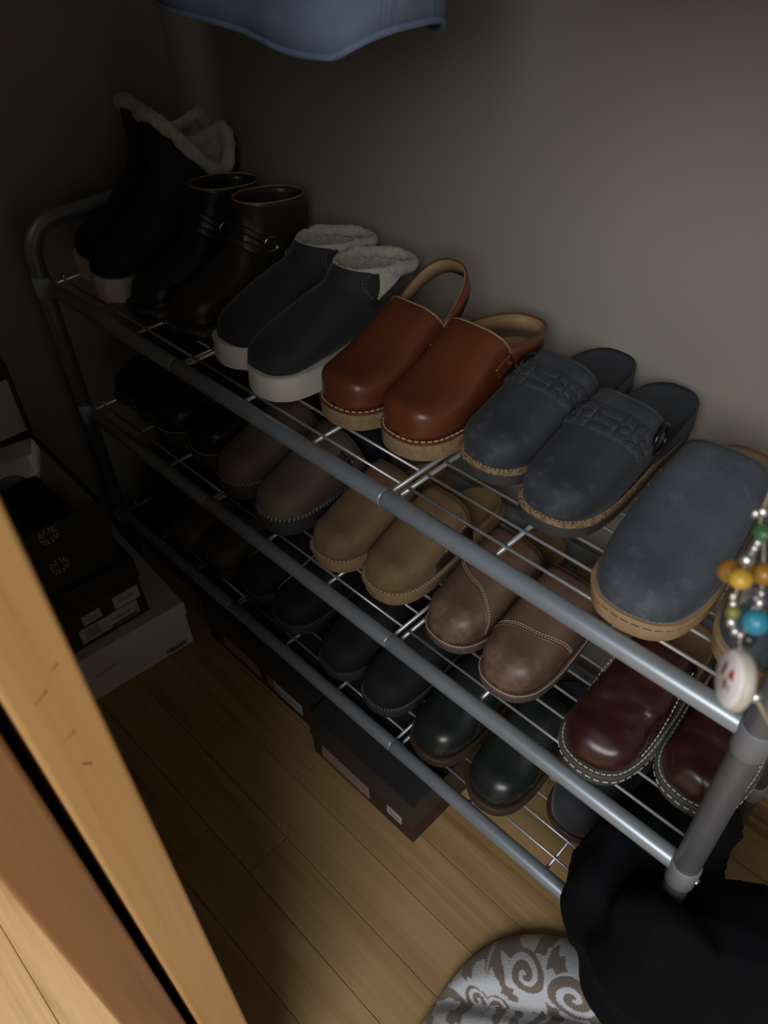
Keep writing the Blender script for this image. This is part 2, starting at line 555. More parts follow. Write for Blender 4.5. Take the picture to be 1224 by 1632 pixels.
for xe in (0.0, RL):
    pts = [(xe, 0, 0.012)]
    TOPZ, cr = 0.748, 0.055
    for k in range(9):
        an = PI / 2 * k / 8
        pts.append((xe, cr - cr * math.cos(an), TOPZ - cr + cr * math.sin(an)))
    for k in range(9):
        an = PI / 2 * k / 8
        pts.append((xe, RD - cr + cr * math.sin(an), TOPZ - cr + cr * math.cos(an)))
    pts.append((xe, RD, 0.012))
    tube('end_frame', pts, 0.0138, 'upright', rack, n=18)
    for yy in (0.0, RD):
        V, F = tube_data([(xe, yy, 0.0), (xe, yy, 0.003), (xe, yy, 0.022)], [0.015, 0.0165, 0.0160], 16)
        mesh_obj('rubber_foot', V, F, 'black_metal', rack)
        for z in SH:
            V, F = tube_data([(xe, yy, z - 0.026), (xe, yy, z - 0.024), (xe, yy, z + 0.009), (xe, yy, z + 0.011)],
                             [0.0145, 0.0158, 0.0158, 0.0145], 18)
            f = mesh_obj('joint_sleeve', V, F, 'fitting', rack)
            if yy == 0.0:
                sgn = 1 if xe > 0.5 else -1
                ball('bolt', (xe + sgn * 0.0155, yy, z - 0.010), 0.0042, 'chrome', f, 12, (0.7, 1, 1))
                ball('bolt', (xe - sgn * 0.010, yy + 0.034, z + 0.002), 0.0042, 'chrome', f, 12)


# ------------------------------------------------------------------ shoe toolkit
OUT = [(.03, 0), (.24, .022), (.405, .095), (.482, .25), (.46, .46), (.415, .63), (.405, .79), (.345, .92), (.18, .987), (0, 1.0),
       (-.19, .985), (-.35, .91), (-.405, .78), (-.42, .62), (-.470, .45), (-.502, .27), (-.455, .115), (-.30, .030), (-.12, .004)]


def catmull_closed(P, n):
    out = []
    N = len(P)
    for i in range(N):
        p0, p1, p2, p3 = P[i - 1], P[i], P[(i + 1) % N], P[(i + 2) % N]
        for k in range(n):
            t = k / n
            out.append(tuple(0.5 * (2 * p1[d] + (p2[d] - p0[d]) * t + (2 * p0[d] - 5 * p1[d] + 4 * p2[d] - p3[d]) * t * t
                                    + (3 * p1[d] - p0[d] - 3 * p2[d] + p3[d]) * t ** 3) for d in range(len(p1))))
    return out


def interp(tab, x):
    """Catmull-Rom through (x, value...) rows"""
    n = len(tab)
    if x <= tab[0][0]:
        return tab[0][1:] if len(tab[0]) > 2 else tab[0][1]
    if x >= tab[-1][0]:
        return tab[-1][1:] if len(tab[0]) > 2 else tab[-1][1]
    i = 0
    while tab[i + 1][0] < x:
        i += 1
    p1, p2 = tab[i], tab[i + 1]
    p0, p3 = tab[max(i - 1, 0)], tab[min(i + 2, n - 1)]
    h = p2[0] - p1[0]
    t = (x - p1[0]) / h
    res = []
    for d in range(1, len(p1)):
        m1 = (p2[d] - p0[d]) / max(p2[0] - p0[0], 1e-6) * h
        m2 = (p3[d] - p1[d]) / max(p3[0] - p1[0], 1e-6) * h
        res.append((2 * t ** 3 - 3 * t * t + 1) * p1[d] + (t ** 3 - 2 * t * t + t) * m1 + (-2 * t ** 3 + 3 * t * t) * p2[d] + (t ** 3 - t * t) * m2)
    return res if len(res) > 1 else res[0]


def sp(v_, e):
    return math.copysign(abs(v_) ** e, v_)


class Shoe:
    """local frame: toe tip at the origin pointing to -y, heel at y = L, sole on z = 0"""

    def __init__(s, name, label, cat, loc, rz, side, L=0.265, W=0.095, sole=0.028, heel=None, spring=0.006, group=None, tilt=0.0):
        s.root = thing(name, label, cat, loc, rz, group)
        s.root.rotation_euler = (tilt, 0, rz)
        s.L, s.W, s.side = L, W, side
        s.t0 = sole
        s.t1 = heel if heel is not None else sole
        s.spring = spring
        s.P = catmull_closed([(x * W * side, y * L) for x, y in OUT], 4)
        if side < 0:
            s.P = s.P[::-1]
        s.inset = 0.003

    def zt(s, f):
        k = min(1, max(0, (f - 0.35) / 0.3))
        k = k * k * (3 - 2 * k)
        return s.t0 + (s.t1 - s.t0) * k + s.lift(f)

    def lift(s, f):
        return s.spring * max(0, 1 - f / 0.3) ** 2

    def ring(s, d, zf, f0=-1, f1=2):
        kx, ky = 1 + 2 * d / s.W, 1 + 2 * d / s.L
        R = []
        for x, y_ in s.P:
            yy = (y_ - s.L / 2) * ky + s.L / 2
            R.append(Vector((x * kx, yy, zf(yy / s.L))))
        return R

    def span(s, f, d):
        """left and right x of the outline (offset d) at length fraction f"""
        kx, ky = 1 + 2 * d / s.W, 1 + 2 * d / s.L
        yq = ((f - 0.5) * s.L) / ky + s.L / 2
        xs = []
        N = len(s.P)
        for i in range(N):
            a, b_ = s.P[i], s.P[(i + 1) % N]
            if (a[1] - yq) * (b_[1] - yq) <= 0 and a[1] != b_[1]:
                xs.append((a[0] + (b_[0] - a[0]) * (yq - a[1]) / (b_[1] - a[1])) * kx)
        if len(xs) < 2:
            c = 0.07 * s.W * s.side if f < 0.5 else 0
            return c - 1e-4, c + 1e-4
        return min(xs), max(xs)

    def slab(s, name, rings, m, parent=None):
        """closed solid from a stack of outline rings (offset, zfunction)"""
        N = len(s.P)
        V, F = [], []
        for d, zf in rings:
            V += s.ring(d, zf)
        for i in range(len(rings) - 1):
            for k in range(N):
                l_ = (k + 1) % N
                F.append((i * N + k, i * N + l_, (i + 1) * N + l_, (i + 1) * N + k))
        for base, flip in ((0, True), ((len(rings) - 1) * N, False)):
            c = len(V)
            kx = V[base:base + N]
            V.append(sum(kx, Vector()) / N)
            for k in range(N):
                l_ = (k + 1) % N
                F.append((c, base + l_, base + k) if flip else (c, base + k, base + l_))
        o = mesh_obj(name, V, F, m, parent or s.root)
        o.data.set_sharp_from_angle(angle=0.7)
        return o

    def sole(s, m, flare=0.0, lo=0.0, name='sole', top=0.0):
        t = lambda k: (lambda f: s.lift(f) + (s.zt(f) - s.lift(f) + top) * k)
        return s.slab(name, [(-0.005 + flare, t(0.0)), (-0.0012 + flare, t(0.06)), (flare, t(0.2)), (flare * 0.6, t(0.6)), (0.0, t(0.92)), (-0.0012, t(1.0))], m)

    def welt(s, m, d=0.003, th=0.004, name='welt'):
        z = lambda o: (lambda f: s.zt(f) + o)
        return s.slab(name, [(d - 0.002, z(-th)), (d, z(-th * 0.7)), (d, z(0.0002)), (d - 0.001, z(0.0012)), (d - 0.004, z(0.0014))], m)

    def outline_path(s, d, zo, fmax=0.62, up=True):
        R = s.ring(d, lambda f: s.zt(f) + zo)
        # start from the heel side so that the toe run is continuous
        N = len(R)
        k0 = max(range(N), key=lambda i: R[i].y)
        R = [R[(k0 + i) % N] for i in range(N)]
        c = Vector((0, s.L * 0.4, 0))
        path = []
        for p in R:
            if p.y / s.L <= fmax:
                n = Vector((0, 0, 1)) if up else Vector((p.x, (p.y - c.y) * 0.6, 0)).normalized()
                path.append((p, n))
        return path

    def footbed(s, m, rise=0.010, d=-0.004, rim=0.012, f_start=0.0, cup=0.55):
        """insole plate: shallow dish whose rim stands up round the heel"""
        N = len(s.P)
        rs = [0.0, 0.25, 0.5, 0.7, 0.82, 0.9, 0.955, 1.0]
        V, F = [], []
        cen = Vector((0, s.L * 0.5, 0))
        base = s.ring(d, lambda f: 0)
        for p in base:
            k = min(1, max(0, (p.y / s.L - 0.45) / 0.2))
            q = 0.88 + 0.12 * k * k * (3 - 2 * k)
            p.x *= q
            p.y = s.L * 0.5 + (p.y - s.L * 0.5) * q
        V.append(Vector((0, s.L * 0.5, s.zt(0.5) + rise * 0.5)))

        def hk(f):
            k = min(1, max(0, (f - cup) / 0.3))
            return k * k * (3 - 2 * k)
        for r in rs[1:]:
            for p in base:
                q = cen.lerp(p, r)
                # follow the length axis so the heel dish is long
                f = q.y / s.L
                z = s.zt(f) + rise * 0.5 + rim * hk(f) * max(0, (r - 0.5) / 0.42) ** 2.0 * (1 if r < 0.93 else 0.98) + rise * 0.3 * r * r
                if r > 0.95:
                    z -= 0.0015
                V.append(Vector((q.x, q.y, z)))
        for p in base:
            q = cen.lerp(p, 1.012)
            V.append(Vector((q.x, q.y, s.zt(q.y / s.L) - 0.004)))
        for k in range(N):
            F.append((0, 1 + k, 1 + (k + 1) % N))
        for i in range(len(rs) - 1):
            for k in range(N):
                l_ = (k + 1) % N
                F.append((1 + i * N + k, 1 + (i + 1) * N + k, 1 + (i + 1) * N + l_, 1 + i * N + l_))
        return mesh_obj('footbed', V, F, m, s.root)

    # ---- uppers
    def set_clog(s, H, fT, fB, toe=0.13, e=0.8, e_end=0.50, bul=0.15):
        s.closed = False
        f0 = (s.inset + 0.0002) / s.L
        fT -= 0.045

        def S(t, th):
            g = t ** 1.55
            fb = f0 + (fB - f0) * g
            ft = f0 + (fT - f0) * g
            k = min(1, (ft - f0 + 0.00004) / toe)
            clos = max(0.0, 1 - (1 - k) ** 2.6) ** (1 / 2.6)
            h = interp(H, ft) * clos * (1 - 0.14 * min(1, ft / 0.42))
            xl, xr = s.span(fb, -s.inset)
            xc, hw = (xl + xr) / 2, (xr - xl) / 2
            ee = e + (e_end - e) * t
            c, sn = math.cos(th), math.sin(th)
            r = abs(sn) ** ee
            x = xc + hw * sp(c, ee) * (1 + (0.03 + bul * t) * math.sin(2 * min(th, PI - th)))
            y_ = s.L * (fb + (ft - fb) * r)
            z = s.zt(fb) * (1 - r) + (s.zt(ft) + h) * r + 0.0005
            return Vector((x, y_, z))
        s.S = S
        s.th0, s.th1 = 0.0, PI

    def set_boot(s, keys, e=0.86):
        """keys: (t, Fy, Fz, By, Bz, halfwidth) - front and back points of each cross-section in the side view"""
        s.closed = True

        def S(t, th):
            Fy, Fz, By, Bz, hw = interp(keys, t)
            c, sn = math.cos(th), math.sin(th)
            cy, cz = (Fy + By) / 2, (Fz + Bz) / 2
            ay, az = (Fy - By) / 2, (Fz - Bz) / 2
            foot = max(0, 1 - t / 0.6)
            es = e if sn > 0 else e - 0.42 * foot
            k = sp(sn, es)
            xo = 0.05 * s.W * s.side * max(0, 1 - t / 0.35)
            return Vector((xo + hw * sp(c, e if sn > 0 else e - 0.35 * foot), cy + ay * k, cz + az * k))
        s.S = S
        s.th0, s.th1 = 0.0, 2 * PI

    def nrm(s, t, th):
        a = s.S(min(t + 0.01, 1), th) - s.S(max(t - 0.01, 0), th)
        b_ = s.S(t, th + 0.02) - s.S(t, th - 0.02) if s.closed or 0.02 < th < PI - 0.02 else (s.S(t, min(th + .04, PI)) - s.S(t, max(th - .04, 0)))
        n = b_.cross(a)
        if n.length < 1e-9:
            return Vector((0, 0, 1))
        n.normalize()
        c = (s.S(t, 0.0) + s.S(t, PI)) / 2
        if s.closed:
            c = (s.S(t, PI / 2) + s.S(t, 1.5 * PI)) / 2
        if n.dot(s.S(t, th) - c) < 0:
            n = -n
        return n

    def upper(s, m, nt_=34, na=30, th=0.0028, name='upper', wr=0.0):
        V, F = [], []
        cols = na if s.closed else na + 1
        for i in range(nt_ + 1):
            t = (i / nt_) ** 1.35
            for k in range(cols):
                a = s.th0 + (s.th1 - s.th0) * k / na
                p = s.S(t, a)
                if wr:
                    n = s.nrm(t, a)
                    cr = noise.noise(Vector((p.x * 22, p.y * 90 + p.x * 30, s.side * 7)))
                    p = p + n * (wr * (noise.noise(Vector((p.x * 30, p.y * 45, p.z * 30 + s.side * 7))) * 0.7 - 0.9 * math.exp(-(cr / 0.16) ** 2) * math.exp(-((t - 0.62) / 0.16) ** 2)))
                V.append(p)
        for i in range(nt_):
            for k in range(na):
                l_ = (k + 1) % cols
                F.append((i * cols + k, i * cols + l_, (i + 1) * cols + l_, (i + 1) * cols + k))
        a, b_, c_, d_ = F[(nt_ // 2) * na + na // 4]
        n = (V[b_] - V[a]).cross(V[d_] - V[a])
        ref = s.nrm(0.5, s.th0 + (s.th1 - s.th0) * (na // 4) / na)
        if n.dot(ref) < 0:
            F = [f[::-1] for f in F]
        o = mesh_obj(name, V, F, m, s.root)
        solidify(o, th)
        s.up = o
        return o

    def edge(s, m, r=0.0019, t=1.0, name='edge_binding', off=-0.0014):
        n = 40
        if s.closed:
            pts = [s.S(t, 2 * PI * k / n) + s.nrm(t, 2 * PI * k / n) * off for k in range(n)]
            return tube(name, pts, r, m, s.root, 8, closed=True)
        pts = [s.S(t, PI * k / n) + s.nrm(t, PI * k / n) * off for k in range(n + 1)]
        return tube(name, pts, r, m, s.root, 8)

    def surf_path(s, tt, off=0.0, n=40):
        """tt: list of (t, theta) control points"""
        rows = [(i / (len(tt) - 1),) + tuple(p) for i, p in enumerate(tt)]
        out = []
        for k in range(n + 1):
            t, th = interp(rows, k / n)
            t = min(1, max(0.01, t))
            nn = s.nrm(t, th)
            out.append((s.S(t, th) + nn * off, nn))
        return out

    def seam(s, tt, m, r=0.0011, parent=None, name='seam', off=0.0002):
        return tube(name, [p for p, n in s.surf_path(tt, off)], r, m, parent or s.up, 6)

    def patch(s, name, ta, tb, a0, a1, m, off=0.0012, nu=16, nv=6, th=0.0015, parent=None):
        """panel lying on the upper; ta/tb give the t limits for u in 0..1 across the angle a0..a1"""
        V, F = [], []
        for i in range(nu + 1):
            u = i / nu
            a = a0 + (a1 - a0) * u
            for j in range(nv + 1):
                t = ta(u) + (tb(u) - ta(u)) * j / nv
                V.append(s.S(t, a) + s.nrm(t, a) * off)
        for i in range(nu):
            for j in range(nv):
                k = i * (nv + 1) + j
                F.append((k, k + nv + 1, k + nv + 2, k + 1))
        n = (V[F[0][1]] - V[F[0][0]]).cross(V[F[0][3]] - V[F[0][0]])
        if n.dot(s.nrm(ta(0.05), a0 + (a1 - a0) * 0.05)) < 0:
            F = [f[::-1] for f in F]
        o = mesh_obj(name, V, F, m, parent or s.up)
        solidify(o, th, 0)
        return o

    def sherpa(s, r=0.011, m='sherpa', t=1.0, dz=0.0, name='sherpa_collar', front=1.0):
        n = 56
        pts, rr = [], []
        for k in range(n):
            a = 2 * PI * k / n
            p = s.S(t, a) + s.nrm(t, a) * (-0.004)
            pts.append(p + Vector((0, 0, dz)))
            rr.append(r * (1 - (1 - front) * max(0, math.sin(a)) ** 0.6))
        V, F = tube_data(pts, rr, 14, closed=True)
        V2 = []
        for i, p in enumerate(V):
            c = pts[i // 14]
            d = (p - c)
            k = 1 + 0.38 * noise.noise(p * 95) + 0.22 * noise.noise(p * 210)
            V2.append(c + d * k)
        return mesh_obj(name, V2, F, m, s.root)


def ribbon(name, pts, ups, w, m, parent, th=0.0022):
    V, F = [], []
    for p, u in zip(pts, ups):
        V += [p - u * w / 2, p + u * w / 2]
    for i in range(len(pts) - 1):
        F.append((2 * i, 2 * i + 2, 2 * i + 3, 2 * i + 1))
    o = mesh_obj(name, V, F, m, parent)
    return solidify(o, th, 0)


R = math.radians
HC = [(0.0, 0.040), (0.08, 0.045), (0.2, 0.052), (0.35, 0.070), (0.48, 0.088), (0.6, 0.098), (0.75, 0.10)]
ZT = [z + 0.0033 for z in SH]
G = ['shoes on the bottom shelf', 'shoes on the middle shelf', 'shoes on the top shelf']


# ---- pairs (side +1: left shoe of the pair in the photo, -1: right one)
def fur_boot(x, y_, rz, side, label):
    s = Shoe('sherpa_boot', label, 'boot', (x, y_, ZT[2]), R(rz), side, L=0.275, W=0.092, sole=0.040, spring=0.004, group=G[2])
    s.sole('white_rubber', flare=0.001)
    W = s.W
    k = [(0.0, .006, .044, .005, .036, .006), (.05, .016, .074, .010, .036, .026), (.14, .040, .087, .034, .036, .044), (.28, .085, .105, .080, .036, .0475),
         (.42, .118, .138, .140, .036, .044), (.55, .136, .168, .225, .040, .0385), (.68, .141, .192, .266, .072, .039), (.82, .142, .215, .276, .120, .041),
         (1.0, .140, .250, .290, .200, .038)]
    s.set_boot(k)
    S0 = s.S
    s.S = lambda t, th: S0(t * (1 - 0.17 * max(0, math.cos(th + 0.25)) ** 2 - 0.10 * max(0, -math.cos(th)) ** 2), th)
    s.upper('black_suede', nt_=40, na=36)
    s.sherpa(0.0110)
    s.patch('fleece_lining', lambda u: 0.84, lambda u: 1.0, 0, 2 * PI, 'sherpa', off=-0.008, nu=48, nv=4, th=0.004)
    # back tab, higher lobe of fleece
    return s


def leather_boot(x, y_, rz, side, label, m):
    s = Shoe('ankle_boot', label, 'boot', (x, y_, ZT[2]), R(rz), side, L=0.262, W=0.094, sole=0.016, heel=0.030, spring=0.006, group=G[2])
    s.sole('black_lea')
    s.welt('dark_rubber', d=0.0025, th=0.004)
    k = [(0.0, .006, .020, .005, .014, .006), (.05, .015, .052, .010, .014, .024), (.14, .038, .064, .034, .012, .040), (.28, .080, .076, .078, .012, .0435),
         (.42, .112, .098, .140, .018, .040), (.55, .128, .118, .215, .026, .035), (.68, .134, .136, .252, .052, .035), (.82, .138, .146, .252, .095, .036),
         (1.0, .140, .164, .256, .152, .039)]
    s.set_boot(k)
    s.upper(m, nt_=40, na=36, wr=0.003)
    s.edge('tan_lining', r=0.0016)
    s.patch('ankle_strap', lambda u: .60, lambda u: .665, 0, 2 * PI, m, off=0.0026, nu=44, nv=3, th=0.003)
    s.patch('vamp_strap', lambda u: .47 + .10 * abs(u - .5), lambda u: .53 + .10 * abs(u - .5), R(10), R(170), m, off=0.0024, nu=30, nv=3, th=0.003)
    bk = s.S(.632, R(20)) + s.nrm(.632, R(20)) * 0.005
    ring = [bk + Vector((0.002 * math.cos(a), 0.011 * math.cos(a), 0.011 * math.sin(a))) for a in [2 * PI * i / 20 for i in range(20)]]
    tube('buckle', ring, 0.0016, 'chrome', s.root, 8, closed=True)
    s.stitches = stitches('stitching', [s.outline_path(0.0004, 0.0012, 0.7)], 'thread_grey', s.root)
    return s


def slip_on(x, y_, rz, side, label):
    s = Shoe('slip_on_sneaker', label, 'sneaker', (x, y_, ZT[2]), R(rz), side, L=0.272, W=0.096, sole=0.036, spring=0.004, group=G[2])
    s.sole('white_rubber', flare=0.0012)
    s.welt('white_rubber', d=0.0006, th=0.002, name='sole_lip')
    k = [(0.0, .006, .038, .005, .032, .006), (.05, .016, .064, .010, .032, .026), (.14, .040, .074, .034, .032, .044), (.30, .085, .092, .082, .032, .047),
         (.45, .118, .106, .145, .032, .043), (.60, .138, .113, .225, .036, .041), (.76, .148, .122, .266, .056, .041), (1.0, .158, .130, .284, .101, .043)]
    s.set_boot(k)
    s.upper('charcoal', nt_=40, na=36)
    s.sherpa(0.0090, dz=0.001, front=0.3)
    s.patch('fleece_lining', lambda u: .80, lambda u: 1.0, 0, 2 * PI, 'sherpa', off=-0.007, nu=44, nv=4, th=0.003)
    # elastic gusset and its dark tab on the outer ankle
    for sd in (0, 1):
        a0, a1 = (R(-12), R(30)) if sd == 0 else (R(150), R(192))
        top = lambda u: 0.985
        s.patch('elastic_gusset', lambda u: 0.985 - 0.33 * (1 - abs(2 * u - 1)), top, a0 + R(5), a1 - R(5), 'elastic', off=0.0012, nu=10, nv=6, th=0.001)
        s.patch('pull_tab', lambda u: .60, lambda u: .665, a0 + R(15), a1 - R(15), 'black_suede', off=0.002, nu=6, nv=3, th=0.002)
    paths = []
    for a in (R(38), R(44), R(142), R(136)):
        b_ = R(10) if a < PI / 2 else R(170)
        paths.append(s.surf_path([(.99, a), (.84, a), (.70, a * .7 + b_ * .3), (.64, b_)], 0.0002, 30))
    stitches('stitching', paths, 'thread_grey', s.up, 0.0022, 0.0022, 0.0004, 0.0006)
    return s


def brown_clog(x, y_, rz, side, label, raised):
    s = Shoe('leather_clog', label, 'clog', (x, y_, ZT[2]), R(rz), side, L=0.268, W=0.098, sole=0.027, spring=0.006, group=G[2])
    s.sole('crepe', flare=0.0005)
    s.welt('brown_lea', d=0.0012, th=0.003)
    s.set_clog([(0, .040), (.08, .043), (.15, .046), (.25, .056), (.35, .074), (.45, .095), (.56, .110), (.75, .112)], fT=0.57, fB=0.74, toe=0.07, e=0.60, e_end=0.40, bul=0.20)
    s.upper('brown_lea', nt_=40, na=34)
    s.edge('brown_edge')
    s.footbed('tan_lining', rise=0.012, d=-0.003, rim=0.010)
    stitches('stitching', [s.outline_path(-0.0012, 0.0016, 0.72)], 'thread_cream', s.root, 0.0052, 0.0026, 0.0009, 0.0012)
    # heel outline pressed into the footbed
    ringp = []
    for i in range(28):
        a = 2 * PI * i / 28
        xx, yy = 0.020 * math.cos(a), s.L * 0.83 + 0.030 * math.sin(a)
        ringp.append(Vector((xx, yy, s.zt(0.83) + 0.0098)))
    tube('heel_ring', ringp, 0.0012, 'brown_welt', s.root, 6, closed=True)
    # slingback strap: brown outside, tan lining inside
    n = 32
    pa, pb = s.S(0.97, R(20)), s.S(0.97, R(160))
    c = (pa + pb) / 2
    rx = abs((pa - pb).x) / 2
    for nm, m_, ins, w_ in (('heel_strap', 'brown_lea', 0.0, 0.023), ('strap_lining', 'tan_lining', 0.0022, 0.021)):
        pts, ups = [], []
        for i in range(n + 1):
            a = PI * i / n
            sn = math.sin(a) ** 0.7
            reach = 0.074 if raised else s.L * 0.985 - c.y
            lift_ = 0.050 if raised else -0.016
            pts.append(Vector((c.x + (rx - ins) * sp(math.cos(a), 0.8), c.y + (reach - ins) * sn, c.z + lift_ * sn)))
            ups.append(Vector((0, -0.45 * sn if raised else 0.12 * sn, 1)).normalized())
        ribbon(nm, pts, ups, w_, m_, s.root, 0.0022)
    for a in (18, 162):
        p = s.S(0.955, R(a)) + s.nrm(0.955, R(a)) * 0.004
        ball('rivet', p, 0.0035, 'brown_welt', s.root, 10)
        s.patch('strap_end', lambda u: .86, lambda u: .985, R(a - 9), R(a + 9), 'brown_lea', off=0.0022, nu=6, nv=6, th=0.0026)
    return s


def navy_clog(x, y_, rz, side, label):
    s = Shoe('braided_clog', label, 'clog', (x, y_, ZT[2]), R(rz), side, L=0.290, W=0.098, sole=0.022, spring=0.008, group=G[2])
    s.sole('dark_rubber', flare=0.0)
    s.welt('cork', d=0.0016, th=0.006)
    s.set_clog([(0, .035), (.08, .039), (.18, .045), (.3, .063), (.45, .085), (.56, .094), (.75, .095)], fT=0.56, fB=0.66, toe=0.10, e=0.66)
    s.upper('navy_suede', nt_=40, na=34)
    s.edge('navy_suede', r=0.0022)
    s.footbed('navy_dark', rise=0.006, d=0.001, rim=0.015, cup=0.5)
    for rr_ in (0.020, 0.027):
        ringp = [Vector((rr_ * math.cos(a) * .9, s.L * 0.80 + rr_ * 1.35 * math.sin(a), s.zt(.8) + 0.0062)) for a in [2 * PI * i / 28 for i in range(28)]]
        tube('footbed_ridge', ringp, 0.0011, 'navy_dark', s.root, 6, closed=True)
    bd = s.patch('braided_band', lambda u: .74, lambda u: .90, R(18), R(162), 'navy_suede', off=0.0012, nu=30, nv=4, th=0.0016)
    rows, cols = 3, 9
    for r_ in range(rows):
        for c_ in range(cols):
            a0 = R(20) + R(140) * c_ / cols
            a1 = a0 + R(140) / cols * 0.92
            t0 = .745 + .05 * r_
            sh = 0.022 if (r_ + c_) % 2 else -0.022
            s.patch('braid_strip', lambda u, t0=t0, sh=sh: t0 + sh * (u - .5), lambda u, t0=t0, sh=sh: t0 + .042 + sh * (u - .5), a0, a1, 'navy_suede',
                    off=0.0022 + (0.0009 if (r_ + c_) % 2 else 0), nu=4, nv=3, th=0.0018, parent=bd)
    # buckle ring and strap on the outer side
    a = R(158) if side > 0 else R(22)
    c = s.S(.93, a) + s.nrm(.93, a) * 0.004
    tn = (s.S(.98, a) - s.S(.86, a)).normalized()
    nn = s.nrm(.93, a)
    up = nn.cross(tn)
    ring = [c + (tn * math.cos(q) + up * math.sin(q)) * 0.0165 + nn * 0.001 for q in [2 * PI * i / 26 for i in range(26)]]
    tube('buckle_ring', ring, 0.0030, 'black_metal', s.root, 10, closed=True)
    s.patch('buckle_strap', lambda u: .80, lambda u: .97, a - R(7), a + R(7), 'navy_suede', off=0.0035, nu=5, nv=5, th=0.0025)
    stitches('stitching', [s.outline_path(-0.0016, 0.0012, 0.66)], 'thread_cream', s.root, 0.0022, 0.0026, 0.0006, 0.0008)
    return s


def blue_clog(x, y_, rz, side, label, W=0.108):
    s = Shoe('nubuck_clog', label, 'clog', (x, y_, ZT[2]), R(rz), side, L=0.288, W=W, sole=0.023, spring=0.005, group=G[2])
    s.sole('tan_welt', flare=0.0005)
    s.welt('tan_welt', d=0.0022, th=0.005)
    s.set_clog([(0, .028), (.08, .034), (.18, .043), (.3, .061), (.45, .086), (.58, .100), (.75, .10)], fT=0.665, fB=0.68, toe=0.12, e=0.74)
    s.upper('blue_suede', nt_=40, na=34)
    s.edge('blue_suede', r=0.0018)
    s.footbed('tan_lining', rise=0.012, d=-0.002, rim=0.010)
    stitches('stitching', [s.outline_path(-0.0030, 0.0016, 0.66)], 'thread_blue', s.root, 0.0030, 0.0022, 0.0008, 0.0012)
    stitches('sole_stitching', [s.outline_path(0.0006, -0.0060, 0.7, up=False)], 'thread_dark', s.root, 0.0075, 0.0030, 0.0006, 0.0008)
    return s


def plain_clog(x, y_, rz, side, label, m, m_sole, thread, shelf, m_foot='tan_lining', L=0.265, W=0.095, sole=0.024, H=HC, fT=0.56, fB=0.70, e=0.70, welt=None,
               name='clog', rows=1, dl=0.003, gap=0.0028, wr=0.0, sw=0.0007, toe=0.12, d_welt=0.003, side_row=False):
    s = Shoe(name, label, 'clog', (x, y_, ZT[shelf]), R(rz), side, L=L, W=W, sole=sole, spring=0.006, group=G[shelf])
    s.sole(m_sole)
    s.welt(welt or m_sole, d=d_welt, th=0.005)
    s.set_clog(H, fT=fT, fB=fB, toe=toe, e=e)
    s.upper(m, nt_=38, na=32, wr=wr)
    s.edge(m, r=0.0016)
    s.footbed(m_foot, rise=0.010, rim=0.010)
    paths = [s.outline_path(0.0004, 0.0014, 0.66)]
    if rows > 1:
        paths.append(s.outline_path(-0.0022, 0.0026, 0.66))
    if thread:
        stitches('stitching', paths, thread, s.root, dl, gap, sw, 0.0011)
        if side_row:
            stitches('sole_stitching', [s.outline_path(d_welt - 0.0004, -0.0085, 0.66, up=False)], thread, s.root, dl * 1.3, gap * 2.0, sw, 0.0009)
    return s


def tan_clog(x, y_, rz, side, label):
    s = plain_clog(x, y_, rz, side, label, 'tan_suede', 'tan_sole', 'thread_cream', 1, name='suede_clog', L=0.268, W=0.095, dl=0.0028, gap=0.0030, sw=0.0011, d_welt=0.0036,
                   H=[(0, .036), (.08, .040), (.18, .045), (.33, .067), (.48, .092), (.6, .104), (.75, .105)], fT=.60, fB=.64)
    a = R(20) if side < 0 else R(160)
    stitches('side_stitching', [s.surf_path([(.99, a), (.80, a * .9 + R(4)), (.62, R(6) if side < 0 else R(174))], 0.0003)], 'thread_cream', s.up, 0.0022, 0.003, 0.0006, 0.0009)
    s.patch('side_panel', lambda u: .62, lambda u: .995, R(1) if side < 0 else R(163), R(17) if side < 0 else R(179), 'brown_welt', off=0.0008, nu=6, nv=8)
    p = s.surf_path([(.93, R(48)), (.93, R(48.1))], 0.0006, 1)[0]
    t1 = p[1].orthogonal().normalized()
    t2 = p[1].cross(t1)
    tube('stamped_ring', [p[0] + (t1 * math.cos(q) + t2 * math.sin(q)) * 0.0048 for q in [2 * PI * i / 18 for i in range(18)]], 0.0004, 'brown_welt', s.up, 5, closed=True)
    return s


def mocha_clog(x, y_, rz, side, label):
    s = plain_clog(x, y_, rz, side, label, 'mocha', 'grey_sole', 'thread_cream', 1, name='asymmetric_seam_clog', L=0.262, W=0.095, sole=0.016, d_welt=0.0012, sw=0.0005,
                   H=[(0, .038), (.08, .045), (.2, .055), (.35, .078), (.48, .098), (.6, .108), (.75, .11)], fT=.62, fB=.72, welt='mocha', dl=0.004, gap=0.0008, toe=.14)
    if side > 0:
        tt = [(.80, R(176)), (.70, R(140)), (.60, R(95)), (.47, R(50)), (.36, R(4))]
    else:
        tt = [(.44, R(176)), (.50, R(135)), (.56, R(90)), (.62, R(45)), (.66, R(4))]
    s.seam(tt, 'mocha', 0.0016)
    dt = 0.020
    stitches('seam_stitching', [s.surf_path([(t + o, a) for t, a in tt], 0.0003, 60) for o in (0.014, 0.030)], 'thread_cream', s.up, 0.0022, 0.0016, 0.0005, 0.0008)
    return s


